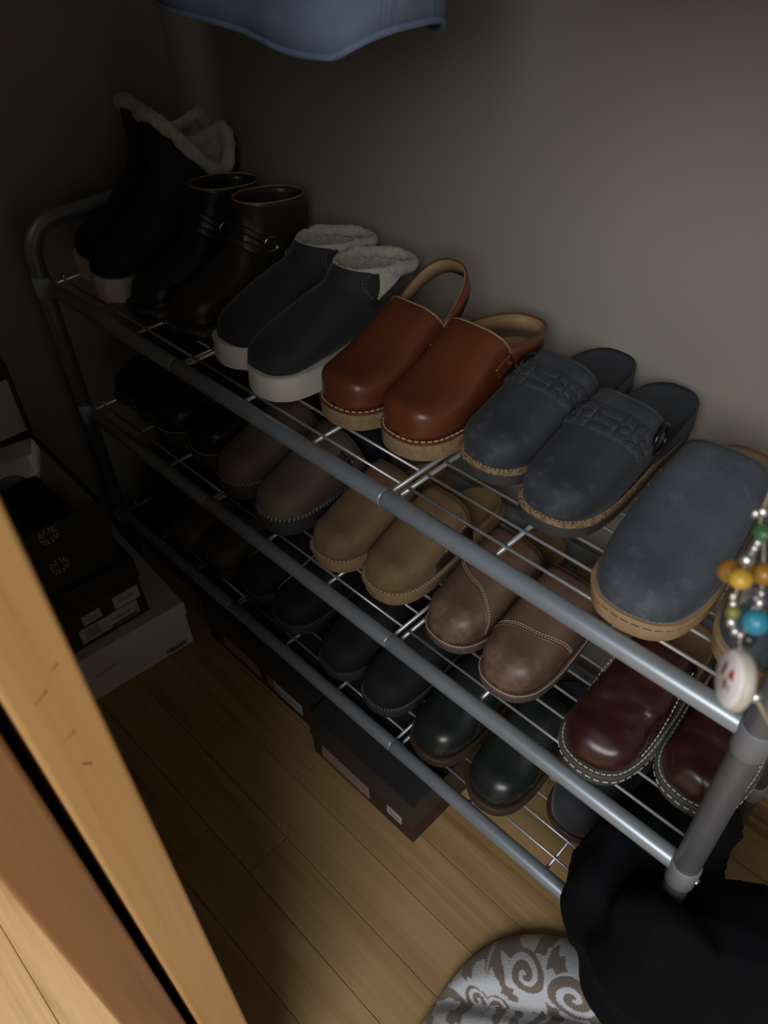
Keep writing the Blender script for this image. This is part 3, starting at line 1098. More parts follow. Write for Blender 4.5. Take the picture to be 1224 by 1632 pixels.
def burgundy_clog(x, y_, rz, side, label):
    s = plain_clog(x, y_, rz, side, label, 'burg', 'grey_sole', 'thread_white', 1, name='stitched_clog', L=0.268, W=0.095, sole=0.026, d_welt=0.0042, sw=0.0009,
                   H=[(0, .036), (.08, .040), (.18, .047), (.33, .068), (.48, .090), (.6, .102), (.75, .104)], fT=.60, fB=.70, rows=1, dl=0.0046, gap=0.002, wr=0.0055, side_row=True)
    for a in ([R(14), R(16)], [R(166), R(164)]):
        far = R(2) if a[0] < PI / 2 else R(178)
        stitches('side_stitching', [s.surf_path([(.45, far), (.62, a[0]), (.80, a[0] * .8 + PI / 2 * .2), (.99, a[0] * .7 + PI / 2 * .3)], 0.0003 , 50)],
                 'thread_white', s.up, 0.0034, 0.002, 0.0007, 0.001)
    return s


def black_boot(x, y_, rz, side, label, shelf, m='black_suede'):
    s = Shoe('low_boot', label, 'boot', (x, y_, ZT[shelf]), R(rz), side, L=0.262, W=0.070, sole=0.022, group=G[shelf])
    s.sole('dark_rubber')
    k = [(0.0, .006, .026, .005, .020, .006), (.05, .015, .056, .010, .020, .024), (.14, .038, .068, .034, .018, .033), (.28, .080, .080, .078, .018, .036),
         (.42, .112, .100, .140, .018, .034), (.55, .130, .122, .215, .026, .036), (.72, .140, .142, .252, .060, .036), (1.0, .142, .165, .256, .140, .040)]
    s.set_boot(k)
    s.upper(m, nt_=34, na=30)
    s.edge('dark_rubber')
    return s


# top shelf, left to right
fur_boot(0.060, 0.046, 0, 1, 'left black boot with cream fleece collar and thick white sole, far end of top shelf')
fur_boot(0.149, 0.026, 0, -1, 'right black boot with cream fleece collar and thick white sole, beside the dark leather boots')
leather_boot(0.246, 0.031, 0, 1, 'left dark leather ankle boot with ankle strap, next to the fleece-lined boots', 'black_lea')
leather_boot(0.343, 0.041, 0, -1, 'right dark brown leather ankle boot with ankle strap, next to the charcoal slip-ons', 'boot_lea')
slip_on(0.461, 0.040, 0, 1, 'left charcoal slip-on sneaker with white sole and fleece collar on the top shelf')
slip_on(0.558, 0.024, 0, -1, 'right charcoal slip-on sneaker with white sole, fleece collar and pale elastic gusset')
brown_clog(0.680, 0.047, 0, 1, 'left chestnut leather clog with its heel strap standing up', True)
brown_clog(0.776, 0.056, 0, -1, 'right chestnut leather clog with its heel strap lying low round the heel', False)
navy_clog(0.878, 0.084, 0, 1, 'left navy nubuck clog with braided band, beside the chestnut clogs')
navy_clog(0.976, 0.062, 0, -1, 'right navy nubuck clog with braided band and black ring buckle')
blue_clog(1.114, 0.008, 4, 1, 'left slate blue clog with tan sole near the end of the top shelf')
blue_clog(1.2205, 0.030, 5, -1, 'right slate blue clog with tan sole, behind the bead charm', W=0.098)

# middle shelf
black_boot(0.050, 0.046, 0, 1, 'left plain black boot at the far end of the middle shelf', 1)
black_boot(0.127, 0.046, 0, -1, 'right plain black boot near the far end of the middle shelf', 1)
for x, yy, sd, lb in ((0.216, 0.036, 1, 'left black leather clog with a thin tan welt on the middle shelf'),
                      (0.313, 0.042, -1, 'right black leather clog with a thin tan welt, beside the taupe clogs')):
    plain_clog(x, yy, 0, sd, lb, 'black_lea', 'dark_rubber', 'thread_cream', 1, name='leather_clog', dl=0.0030, gap=0.0006, sw=0.0007, m_foot='navy_dark', sole=0.028)
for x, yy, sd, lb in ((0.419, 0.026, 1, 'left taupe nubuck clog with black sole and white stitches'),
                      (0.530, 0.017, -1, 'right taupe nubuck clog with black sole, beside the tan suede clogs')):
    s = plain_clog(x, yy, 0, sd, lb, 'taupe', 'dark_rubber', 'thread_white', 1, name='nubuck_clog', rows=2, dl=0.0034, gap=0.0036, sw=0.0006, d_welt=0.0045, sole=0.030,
                   H=[(0, .038), (.08, .044), (.2, .053), (.35, .074), (.48, .096), (.6, .112), (.75, .115)], fT=.62, fB=.74, m_foot='navy_dark')
    a = R(24) if sd < 0 else R(156)
    s.patch('side_strap', lambda u: .86, lambda u: .90, a - R(22), a + R(22), 'dark_rubber', off=0.0022, nu=8, nv=3, th=0.003)
    c = s.S(.88, a) + s.nrm(.88, a) * 0.004
    tn = (s.S(.93, a) - s.S(.82, a)).normalized()
    up = s.nrm(.88, a).cross(tn)
    tube('buckle', [c + tn * (0.010 * sp(math.cos(q), .5)) + up * (0.007 * sp(math.sin(q), .5)) for q in [2 * PI * i / 20 for i in range(20)]], 0.0012, 'silver', s.root, 6, closed=True)
tan_clog(0.654, 0.024, 0, 1, 'left tan suede clog with matching tan sole')
tan_clog(0.752, 0.033, 0, -1, 'right tan suede clog with matching tan sole, next to the mocha clogs')
mocha_clog(0.875, 0.032, 0, 1, 'left mocha leather clog with a seam curving down across the vamp')
mocha_clog(0.972, 0.023, 0, -1, 'right mocha leather clog with a level seam across the vamp')
burgundy_clog(1.113, 0.004, 0, 1, 'left burgundy leather clog with creased vamp and white stitching')
burgundy_clog(1.2095, 0.046, 0, -1, 'right burgundy leather clog with white stitching, partly behind the end upright')

# bottom shelf
black_boot(0.050, 0.050, 0, 1, 'left black boot at the far dark end of the bottom shelf', 0)
black_boot(0.126, 0.052, 0, -1, 'right black boot at the far dark end of the bottom shelf', 0)
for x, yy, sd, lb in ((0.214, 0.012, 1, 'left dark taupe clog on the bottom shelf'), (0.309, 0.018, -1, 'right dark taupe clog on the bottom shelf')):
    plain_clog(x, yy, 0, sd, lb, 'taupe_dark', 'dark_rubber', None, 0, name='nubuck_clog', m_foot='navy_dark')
for x, yy, sd, lb in ((0.419, 0.028, 1, 'left black clog with a pale seam line running up its vamp'), (0.514, 0.023, -1, 'right black clog with a pale seam line running up its vamp')):
    s = plain_clog(x, yy, 0, sd, lb, 'black_suede', 'dark_rubber', 'thread_grey', 0, name='seamed_clog', m_foot='navy_dark')
    tt = [(.30, R(172)), (.36, R(150)), (.55, R(132)), (.78, R(122)), (.98, R(118))]
    s.seam(tt, 'thread_cream', 0.0010)
    stitches('seam_stitching', [s.surf_path([(t, a - R(7)) for t, a in tt], 0.0003)], 'thread_white', s.up, 0.0024, 0.002, 0.0005, 0.0008)
for x, yy, sd, lb in ((0.651, 0.015, 1, 'left matte black suede clog on the bottom shelf above the dark box'),
                      (0.751, 0.016, -1, 'right matte black suede clog with tan welt stitches on the bottom shelf')):
    plain_clog(x, yy, 0, sd, lb, 'black_suede', 'dark_rubber', 'thread_cream' if sd < 0 else 'thread_grey', 0, name='suede_clog', m_foot='navy_dark', dl=.002, gap=.0035, sw=.0005)
for x, yy, sd, lb in ((0.871, 0.008, 1, 'left glossy greenish black leather clog with dark brown welt'), (0.980, 0.008, -1, 'right glossy greenish black leather clog with dark brown welt')):
    s = plain_clog(x, yy, 0, sd, lb, 'black_green', 'brown_welt', 'thread_dark', 0, name='polished_clog', m_foot='navy_dark', dl=.003, gap=.002,
                   H=[(0, .040), (.08, .046), (.2, .055), (.35, .078), (.48, .098), (.6, .110), (.75, .112)], fT=.64, fB=.74, toe=.14)
    a = R(4) if sd < 0 else R(176)
    s.seam([(.52, a), (.60, a * .75 + R(90) * .25), (.66, a * .45 + R(90) * .55)] if sd < 0 else [(.50, R(4)), (.58, R(25)), (.68, R(50))], 'black_green', 0.0013)
plain_clog(1.092, 0.058, 0, 1, 'dark navy clog on the bottom shelf beside the black garment', 'navy_shoe', 'brown_welt', None, 0, name='nubuck_clog', m_foot='navy_dark', sole=0.018)


# ------------------------------------------------------------------ boxes
def rect(name, o, u, v_, w, h, m, parent, lift=0.0006):
    """thin printed panel: origin o (lower-left), unit axes u, v"""
    o, u, v_ = Vector(o), Vector(u), Vector(v_)
    n = u.cross(v_).normalized()
    p = [o, o + u * w, o + u * w + v_ * h, o + v_ * h]
    V = [q + n * lift for q in p] + [q - n * 0.0004 for q in p]
    F = [(0, 1, 2, 3), (7, 6, 5, 4), (0, 4, 5, 1), (1, 5, 6, 2), (2, 6, 7, 3), (3, 7, 4, 0)]
    return mesh_obj(name, V, F, m, parent, smooth=False)


def shoebox(name, label, loc, rz, sx, sy, h, m_body, m_lid, lid_h=0.028, group='shoe boxes'):
    """centre of the base at the origin"""
    t = thing(name, label, 'box', loc, R(rz), group)
    box('box_body', (-sx / 2 + .002, -sy / 2 + .002, 0), (sx / 2 - .002, sy / 2 - .002, h - 0.002), m_body, t, bevel=0.0012)
    # lid: top plate and four skirts
    g = 0.0
    V, F = [], []
    x0, y0 = sx / 2, sy / 2
    for zz, k in ((h - lid_h, 0.0), (h - 0.0015, 0.0), (h, 0.0015)):
        V += [(-x0 + k, -y0 + k, zz), (x0 - k, -y0 + k, zz), (x0 - k, y0 - k, zz), (-x0 + k, y0 - k, zz)]
    for i in range(2):
        for k in range(4):
            l_ = (k + 1) % 4
            F.append((4 * i + k, 4 * i + l_, 4 * i + 4 + l_, 4 * i + 4 + k))
    F.append((8, 9, 10, 11))
    o = mesh_obj('lid', V, F, m_lid, t, smooth=False)
    solidify(o, 0.0014)
    return t


def emblem(parent, o, u, v_, r, m='silver_ink'):
    """four-lobed burst of short strokes"""
    o, u, v_ = Vector(o), Vector(u).normalized(), Vector(v_).normalized()
    n = u.cross(v_)
    V, F = [], []
    for q in range(4):
        for k in (-1, 0, 1):
            a = PI / 4 + PI / 2 * q + k * 0.42
            d = u * math.cos(a) + v_ * math.sin(a)
            sd = u * -math.sin(a) + v_ * math.cos(a)
            r0, r1 = r * 0.42, r * (1.0 if k == 0 else 0.92)
            w = r * 0.075
            b0 = len(V)
            for rr, ww in ((r0, w * .6), (r1, w)):
                V += [o + d * rr - sd * ww + n * .0006, o + d * rr + sd * ww + n * .0006]
            F.append((b0, b0 + 1, b0 + 3, b0 + 2))
            b0 = len(V)
            dd = (sd * (1 if k >= 0 else -1))
            p = o + d * r1 * 0.8
            V += [p + n * .0006, p + d * w * 2 + n * .0006, p + dd * r * .22 + d * w * 3 + n * .0006, p + dd * r * .22 + d * w + n * .0006]
            F.append((b0, b0 + 1, b0 + 2, b0 + 3))
    return mesh_obj('printed_emblem', V, F, m, parent, smooth=False)


# white box on the floor (end face towards +x)
wb = shoebox('shoe_box', 'white shoe box lying flat on the floor under the dark boxes', (0.142, -0.205, 0.0), -4, 0.30, 0.335, 0.117, 'white_card', 'white_card', 0.03)
Y_, Z_ = (0, 1, 0), (0, 0, 1)
xf = 0.1482
rect('barcode_patch', (xf, 0.108, 0.006), Y_, Z_, 0.044, 0.013, 'ink_grey', wb, 0.0008)
for k in range(5):
    rect('print_line', (xf + .0008, 0.112 + 0.008 * k, 0.008), Y_, Z_, 0.005, 0.004 + 0.002 * (k % 2), 'ink', wb, 0.0006)
sc = [(xf + 0.001, -0.030 + 0.045 * k / 20, 0.058 + 0.004 * math.sin(k * 1.7) + 0.006 * k / 20) for k in range(21)]
tube('script_print', sc, 0.0006, 'ink_grey', wb, 5)
# dark box with labels on top of it
db = shoebox('shoe_box', 'dark brown shoe box with white size labels and black lid, on the white box', (0.122, -0.232, 0.1172), -3, 0.292, 0.275, 0.140, 'brown_card', 'black_card', 0.047)
xf = 0.1442
rect('label', (xf, 0.004, 0.010), Y_, Z_, 0.114, 0.034, 'label', db)
rect('label', (xf, 0.078, 0.046), Y_, Z_, 0.050, 0.030, 'label', db)
rect('label', (xf, 0.017, 0.050), Y_, Z_, 0.036, 0.022, 'label', db)
xg = xf + 0.0006
rect('print_block', (xg, 0.014, 0.016), Y_, Z_, 0.026, 0.022, 'ink_grey', db)
rect('print_bar', (xg, 0.064, 0.012), Y_, Z_, 0.048, 0.005, 'ink', db)
rect('print_dot', (xg, 0.060, 0.010), Y_, Z_, 0.006, 0.006, 'ink_orange', db)
for a, b_, w_ in ((0.086, 0.060, 0.030), (0.024, 0.058, 0.020), (0.066, 0.026, 0.036)):
    rect('print_line', (xg, a, b_), Y_, Z_, w_, 0.004, 'ink_grey', db)
rect('print_line', (xg, -0.095, 0.062), Y_, Z_, 0.012, 0.006, 'ink_orange', db)

# open black box on top: tray, hinged lid standing up at the back
ob = thing('open_shoe_box', 'open black shoe box with white-lined lid standing up, at the top of the stack', 'box', (0.118, -0.240, 0.2574), R(-2), 'shoe boxes')
bx, by, bh = 0.138, 0.128, 0.138
t_ = 0.0025
box('front_panel', (bx - t_, -by, 0), (bx, by, bh), 'black_card', ob)
box('back_panel', (-bx, -by, 0), (-bx + t_, by, bh), 'black_card', ob)
box('side_panel', (-bx + t_, by - t_, 0), (bx - t_, by, bh), 'black_card', ob)
box('side_panel', (-bx + t_, -by, 0), (bx - t_, -by + t_, bh), 'black_card', ob)
box('bottom_panel', (-bx + t_, -by + t_, 0), (bx - t_, by - t_, t_), 'black_card', ob)
lidm = box('lid', (-bx - 0.004, -by, bh + 0.001), (-bx - 0.0012, by, bh + 0.150), 'black_card', ob)
box('lid_lining', (-bx - 0.0012, -by + 0.003, bh + 0.002), (-bx + 0.0002, by - 0.003, bh + 0.147), 'white_card', ob)
box('lid_rim', (-bx - 0.004, -by, bh + 0.150), (-bx + 0.024, by, bh + 0.153), 'black_card', ob)
box('lid_rim', (-bx + 0.022, -by, bh + 0.124), (-bx + 0.0245, by, bh + 0.150), 'black_card', ob)
box('lid_rim', (-bx - 0.001, by - 0.003, bh + 0.01), (-bx + 0.024, by, bh + 0.150), 'black_card', ob)
emblem(ob, (bx + .0004, 0.028, 0.053), Y_, Z_, 0.017)
emblem(ob, (bx + .0004, 0.030, 0.120), Y_, Z_, 0.017)
# recycling mark of three bent arrows on the lid rim
V, F = [], []
oc = Vector((-bx + 0.0252, 0.060, bh + 0.137))
for q in range(3):
    a = PI / 2 + 2 * PI / 3 * q
    for (r0, a0, r1, a1, w_) in ((.008, -.75, .008, -.05, .0016), (.008, .05, .008, .75, .0016)):
        p0 = oc + Vector((0, math.cos(a + a0), math.sin(a + a0))) * r0
        p1 = oc + Vector((0, math.cos(a + a1), math.sin(a + a1))) * r1
        d = (p1 - p0).normalized()
        sd = Vector((1, 0, 0)).cross(d)
        b0 = len(V)
        V += [p0 - sd * w_, p0 + sd * w_, p1 + sd * w_, p1 - sd * w_]
        F.append((b0, b0 + 1, b0 + 2, b0 + 3))
mesh_obj('recycling_mark', V, F, 'silver_ink', ob, smooth=False)
# tissue paper lining, crumpled sheet over the tray edge
V, F = [], []
n = 26
for i in range(n + 1):
    for j in range(n + 1):
        u, v_ = i / n, j / n
        x_ = -bx + 0.006 + (2 * bx - 0.012) * u
        y_ = -by + 0.006 + (2 * by - 0.012) * v_
        ed = max(abs(u - .5), abs(v_ - .5)) * 2
        z_ = 0.012 + 0.116 * max(0, (ed - .62) / .38) ** 1.3 + 0.008 * noise.noise(Vector((x_ * 40, y_ * 40, 2)))
        V.append((x_, y_, z_))
for i in range(n):
    for j in range(n):
        k = i * (n + 1) + j
        F.append((k, k + n + 1, k + n + 2, k + 1))
ts = tag(solidify(mesh_obj('tissue_paper', V, F, 'tissue', None, smooth=False), 0.0006), 'crumpled white tissue paper lining the open black box', 'paper')
ts.matrix_world = Matrix.Translation((0.118, -0.240, 0.2574)) @ Matrix.Rotation(R(-2), 4, 'Z')
for i, (px, py, rz, sd, lb) in enumerate(((0.236, -0.182, 92, 1, 'black shoe lying in the open box nearest the rack'), (0.238, -0.290, 88, -1, 'black shoe lying in the open box nearest the door'))):
    s = Shoe('black_shoe', lb, 'shoe', (px, py, 0.302), R(rz), sd, L=0.232, W=0.086, sole=0.016, group='shoes in the open box')
    s.sole('dark_rubber')
    s.set_clog([(0, .040), (.1, .046), (.3, .062), (.5, .078), (.7, .082)], fT=.60, fB=.80)
    s.upper('black_suede', nt_=24, na=24)
    s.footbed('navy_dark')

# boxes under the rack
A = shoebox('shoe_box', 'long charcoal shoe box under the rack with pink and white side labels', (0.486, 0.125, 0.0), 0, 0.336, 0.290, 0.117, 'maroon_card', 'grey_card', 0.062)
X_ = (1, 0, 0)
yf = -0.1432
rect('label', (-0.115, yf, 0.016), X_, Z_, 0.110, 0.034, 'label_pink', A, 0.0008)
rect('label', (0.018, yf, 0.018), X_, Z_, 0.020, 0.034, 'ink_orange', A, 0.0008)
rect('label', (0.036, yf, 0.018), X_, Z_, 0.082, 0.030, 'label', A, 0.0008)
rect('print_line', (0.044, yf - .0008, 0.028), X_, Z_, 0.062, 0.006, 'ink_grey', A, 0.0006)
eye = [(0.150 + 0.008 * math.cos(q), -0.1458, 0.040 + 0.011 * math.sin(q)) for q in [2 * PI * i / 20 for i in range(20)]]
tube('metal_eyelet', eye, 0.0020, 'silver', A, 8, closed=True)
B = shoebox('shoe_box', 'charcoal shoe box with small white tag jutting out from under the rack', (0.782, 0.110, 0.0), 0, 0.242, 0.312, 0.118, 'maroon_card', 'grey_card', 0.062)
yf = -0.1542
rect('label', (-0.095, yf, 0.012), X_, Z_, 0.115, 0.034, 'label_pink', B, 0.0008)
rect('tag', (0.062, yf, 0.028), X_, Z_, 0.032, 0.021, 'label', B, 0.0010)
rect('print_line', (0.067, yf - .001, 0.035), X_, Z_, 0.022, 0.007, 'ink_grey', B, 0.0006)
Cb = shoebox('shoe_box', 'plain black shoe box in the dark corner under the rack', (0.170, 0.160, 0.0), 0, 0.300, 0.270, 0.116, 'black_card', 'black_card', 0.03)


# ------------------------------------------------------------------ clothes heap on the right
def blob(name, parts, m, voxel=0.008, smooth_it=12, folds=0.011, fs=(7, 12, 12), seed=0.0):
    bm = bmesh.new()
    for c, r, rot in parts:
        mt = Matrix.Translation(c) @ Matrix.Rotation(rot, 4, 'Z') @ Matrix.Diagonal((r[0], r[1], r[2], 1))
        bmesh.ops.create_icosphere(bm, subdivisions=4, radius=1.0, matrix=mt)
    me = bpy.data.meshes.new(name)
    bm.to_mesh(me)
    bm.free()
    o = link(name, me, m)
    md = o.modifiers.new('r', 'REMESH')
    md.mode = 'VOXEL'
    md.voxel_size = voxel
    ms = o.modifiers.new('s', 'SMOOTH')
    ms.iterations = smooth_it
    ms.factor = 0.5
    dg = bpy.context.evaluated_depsgraph_get()
    dg.update()
    nm = bpy.data.meshes.new_from_object(o.evaluated_get(dg))
    o.modifiers.clear()
    o.data = nm
    nm.name = name
    nm.update()
    nrm_ = [v_.normal.copy() for v_ in nm.vertices]
    for v_, nv in zip(nm.vertices, nrm_):
        p = v_.co
        q = Vector((p.x * fs[0] + seed, p.y * fs[1], p.z * fs[2]))
        k = 1 - abs(noise.noise(q)) * 2
        d = folds * (k * k - 0.4)
        v_.co = p + nv * d
        if v_.co.z < 0.001:
            v_.co.z = 0.001
    nm.shade_smooth()
    if not nm.materials:
        nm.materials.append(MT[m])
    return o


bc = blob('black_garment', [((1.212, 0.10, 0.230), (0.070, 0.13, 0.095), 0), ((1.170, 0.035, 0.245), (0.034, 0.045, 0.075), 0), ((1.222, -0.018, 0.222), (0.085, 0.05, 0.050), 0.2), ((1.178, -0.005, 0.248), (0.042, 0.048, 0.062), 0), ((1.285, -0.045, 0.215), (0.090, 0.060, 0.115), 0.1),
                            ((1.262, -0.040, 0.315), (0.062, 0.034, 0.068), 0), ((1.37, 0.02, 0.26), (0.12, 0.09, 0.10), 0), ((1.45, 0.0, 0.20), (0.12, 0.10, 0.13), 0)],
          'black_cloth', seed=3.1)
tag(bc, 'bunched black garment spilling off the right end of the bottom shelf', 'garment')
nc = blob('navy_garment', [((1.375, -0.098, 0.155), (0.100, 0.040, 0.060), 0.05), ((1.46, -0.11, 0.14), (0.10, 0.05, 0.07), 0)], 'navy_cloth', seed=8.0)
tag(nc, 'dark navy folded garment under the black garment at the bottom right', 'garment')

# damask fleece blanket: dense sheet with a printed pattern
NX, NY = 300, 340
bx0, bx1, by0, by1 = 1.055, 1.46, -0.40, 0.07


def scroll(u, v_):
    """damask print: 1 = white, 0 = taupe; curled fronds in half-drop repeat"""
    P = 0.17
    colu = math.floor(u / P)
    fu = u / P - colu
    fv = v_ / P + (0.5 if colu % 2 else 0)
    fv -= math.floor(fv)
    x, y = (fu - 0.5) * 2, (fv - 0.5) * 2
    ax = abs(x)
    val = 1.0
    # central leaf with lobes
    a = math.atan2(y + 0.25, ax)
    r = math.hypot(ax, y + 0.25)
    if r < 0.46 + 0.16 * math.cos(7 * a) + 0.08 * math.sin(3 * a):
        val = 0.0
        if abs(ax - 0.25 * (y + 0.5)) < 0.03 and y > -0.5:
            val = 1.0
        if ax < 0.025:
            val = 0.8
    # spirals
    for cx, cy, sg, rm in ((0.60, 0.42, 1, 0.36), (0.70, -0.45, -1, 0.30), (0.20, 0.78, -1, 0.22)):
        dx, dy = ax - cx, y - cy
        rr = math.hypot(dx, dy)
        if rr < rm:
            aa = math.atan2(dy, dx) * sg
            ph = (aa / (2 * PI) + rr / rm * 1.5) % 1.0
            if ph < 0.60:
                val = 0.0
            elif rr > 0.07:
                val = 1.0
    # small leaves
    for cx, cy, an in ((0.92, 0.02, 0.9), (0.42, -0.86, 2.2), (0.0, 0.45, 1.57), (0.93, 0.85, 0.3)):
        dx, dy = ax - cx, y - cy
        lx = dx * math.cos(an) + dy * math.sin(an)
        ly = -dx * math.sin(an) + dy * math.cos(an)
        if abs(lx) < 0.24 and abs(ly) < 0.11 * (1 - (lx / 0.24) ** 2) * (1 + 0.3 * math.sin(lx * 40)):
            val = 0.0
    return val


def CREASE(x, y):
    return ((y + 0.17) - 0.66 * (x - 1.10)) * 0.83


def bl_h(x, y):
    # outline distance: heap edge
    cx, cy = 1.300, -0.170
    a = math.atan2(y - cy, x - cx)
    rad = 0.230 + 0.006 * math.sin(5 * a + 1)
    d = math.hypot((x - cx), (y - cy) * 1.02) / rad
    if d >= 1:
        return 0.0
    h = 0.074 * (1 - d ** 3.2) ** 0.5
    # valley running between a back roll and a front roll
    q = CREASE(x, y)
    h *= 1 - 0.45 * math.exp(-(q / 0.016) ** 2)
    h += 0.012 * (1 - d) * noise.noise(Vector((x * 13, y * 22, 0.3))) + 0.02 * (1 - d) * math.exp(-((q - 0.05) / 0.04) ** 2)
    return max(0, h)


V, F, K = [], [], []
idx = {}
for i in range(NX):
    for j in range(NY):
        x = bx0 + (bx1 - bx0) * i / (NX - 1)
        y = by0 + (by1 - by0) * j / (NY - 1)
        h = bl_h(x, y)
        if h <= 0:
            continue
        idx[(i, j)] = len(V)
        V.append((x, y, h + 0.001))
        wu = x * 0.88 + y * 0.5 + 0.4 * h + 0.010 * noise.noise(Vector((x * 9, y * 9, 0)))
        wv = -x * 0.45 + y * 0.9 + 0.8 * h + 0.010 * noise.noise(Vector((x * 9, y * 9, 5)))
        if CREASE(x, y) < 0:
            wv += 0.05
        K.append(scroll(wu, wv))
for (i, j), k in idx.items():
    q = [(i, j), (i + 1, j), (i + 1, j + 1), (i, j + 1)]
    if all(c in idx for c in q):
        F.append(tuple(idx[c] for c in q))
me = bpy.data.meshes.new('damask_blanket')
me.from_pydata(V, [], F)
ca = me.color_attributes.new('print', 'FLOAT_COLOR', 'POINT')
for i, k in enumerate(K):
    a, b_ = (0.215, 0.175, 0.145), (0.66, 0.68, 0.73)
    ca.data[i].color = tuple(a[d] + (b_[d] - a[d]) * k for d in range(3)) + (1,)
fb = link('damask_blanket', me, 'fleece')
bmx = bmesh.new()
bmx.from_mesh(me)
bed = [e for e in bmx.edges if e.is_boundary]
ext = bmesh.ops.extrude_edge_only(bmx, edges=bed)
for g in ext['geom']:
    if isinstance(g, bmesh.types.BMVert):
        g.co.z = 0.0005
bmesh.ops.recalc_face_normals(bmx, faces=bmx.faces[:])
bmx.to_mesh(me)
bmx.free()
me.shade_smooth()
tag(fb, 'taupe and white damask print fleece blanket heaped on the floor', 'blanket')

# ------------------------------------------------------------------ hanging things
rod = struct(tube('trim_1', [(XW, 0.06, 1.72), (2.1, 0.06, 1.72)], 0.016, 'steel', None, 18))


def hanger(label, x, y_, rz):
    h = thing('clothes_hanger', label, 'hanger', (x, y_, 1.72), R(rz), 'hangers on the rod')
    pts = [(0.0, 0, -0.06)] + [(0.019 * math.sin(a), 0, 0.019 * math.cos(a) - 0.002) for a in [R(200) - R(260) * k / 14 for k in range(15)]]
    tube('hook', [(0, 0, -0.075), (0, 0, -0.03), (0.004, 0, -0.022)] + [(0.0195 * math.sin(R(150 - 250 * k / 14)), 0, 0.0195 * math.cos(R(150 - 250 * k / 14)) - 0.0005) for k in range(15)], 0.0016, 'chrome', h, 8)
    tube('shoulder_bar', [(-0.21, 0, -0.155), (-0.16, 0, -0.128), (-0.03, 0, -0.080), (0, 0, -0.074), (0.03, 0, -0.080), (0.16, 0, -0.128), (0.21, 0, -0.155)], 0.0055, 'door', h, 10)
    tube('cross_bar', [(-0.205, 0, -0.158), (0.205, 0, -0.158)], 0.004, 'door', h, 10)
    return h


hanger('wooden hanger carrying the denim garment', 0.66, 0.06, 8)
hanger('wooden hanger carrying the bead charm', 1.2285, 0.038, 90)
# denim garment: flattened tube with soft folds, hem at the bottom
V, F = [], []
NA, NZ = 72, 26
for i in range(NZ + 1):
    k = i / NZ
    for j in range(NA):
        a = 2 * PI * j / NA
        cx, cy = 0.640, 0.060
        hw = 0.190 * (1 - 0.05 * k)
        hd = 0.078 * (1 - 0.65 * k ** 1.4)
        x = cx + hw * sp(math.cos(a), 0.6)
        y = cy + hd * sp(math.sin(a), 0.6) - 0.13 * (x - cx) * (1 - k) + 0.007 * math.sin(x * 30 + k * 2) * (1 - k * 0.6)
        hem = 1.096 + 0.004 * math.sin(x * 14) + 0.024 * max(0, (x - 0.805) / 0.04)
        z = hem + (1.575 - hem) * k
        V.append(Vector((x, y, z)))
for i in range(NZ):
    for j in range(NA):
        l_ = (j + 1) % NA
        F.append((i * NA + j, i * NA + l_, (i + 1) * NA + l_, (i + 1) * NA + j))
dn = thing('denim_garment', 'faded blue denim garment hanging into the top of the view', 'garment', (0, 0, 0))
o = solidify(mesh_obj('body', V, F, 'denim', dn), 0.003, 0)
ring = V[:NA]
tube('hem', [p + Vector((0, 0, 0.001)) for p in ring], 0.0030, 'denim', dn, 8, closed=True)
for i, (x, m_, lb) in enumerate(((0.98, 'navy_cloth', 'added dark navy shirt hanging unseen on the rod just right of the denim garment to shade the wall'), (1.078, 'black_cloth', 'added black shirt hanging unseen on the rod above the blue clogs to shade the wall'),  # unseen shirts above the view, added to keep light off the upper wall
                              (1.40, 'taupe', 'added taupe shirt hanging unseen on the rod right of the bead charm to shade the wall'), (1.60, 'charcoal', 'added charcoal shirt hanging unseen at the right of the rod to shade the wall'), (1.172, 'burg', 'added burgundy shirt hanging unseen on the rod beside the black shirt to shade the wall'), (1.30, 'denim', 'added blue denim shirt hanging unseen on the rod beside the taupe shirt to shade the wall'))):
    h_ = hanger('wooden hanger carrying the ' + lb.split(' hanging')[0], x, 0.06, 90)
    V, F = [], []
    NA, NZ = 40, 12
    for q in range(NZ + 1):
        k = q / NZ
        for j in range(NA):
            a = 2 * PI * j / NA
            yy = 0.06 + 0.215 * (1 - 0.1 * k) * sp(math.cos(a), 0.7)
            V.append((x + 0.034 * (1 - 0.5 * k) * sp(math.sin(a), 0.8) + 0.007 * math.sin(yy * 45 + i) * (1 - k), yy, 1.215 + (1.60 - 1.215) * k - 0.34 * max(0, k - 0.7) * abs(yy - 0.06)))
    for q in range(NZ):
        for j in range(NA):
            l_ = (j + 1) % NA
            F.append((q * NA + j, q * NA + l_, (q + 1) * NA + l_, (q + 1) * NA + j))
    tag(solidify(mesh_obj('shade_shirt', V, F, m_), 0.002, 0), lb, 'shirt', 'added shade shirts on the rod')

# bead charm hanging from the hanger end
ch = thing('beaded_charm', 'bead charm with amber, turquoise and silver beads and round white enamel pendant', 'charm', (1.2516, -0.217, 0.9442))
base = Vector((1.2516, -0.217, 0.9442))


def loc(p):
    return Vector(p) - base


def bead(p, r, m, sc=(1, 1, 1)):
    return ball('bead', loc(p), r, m, ch, 14, sc)


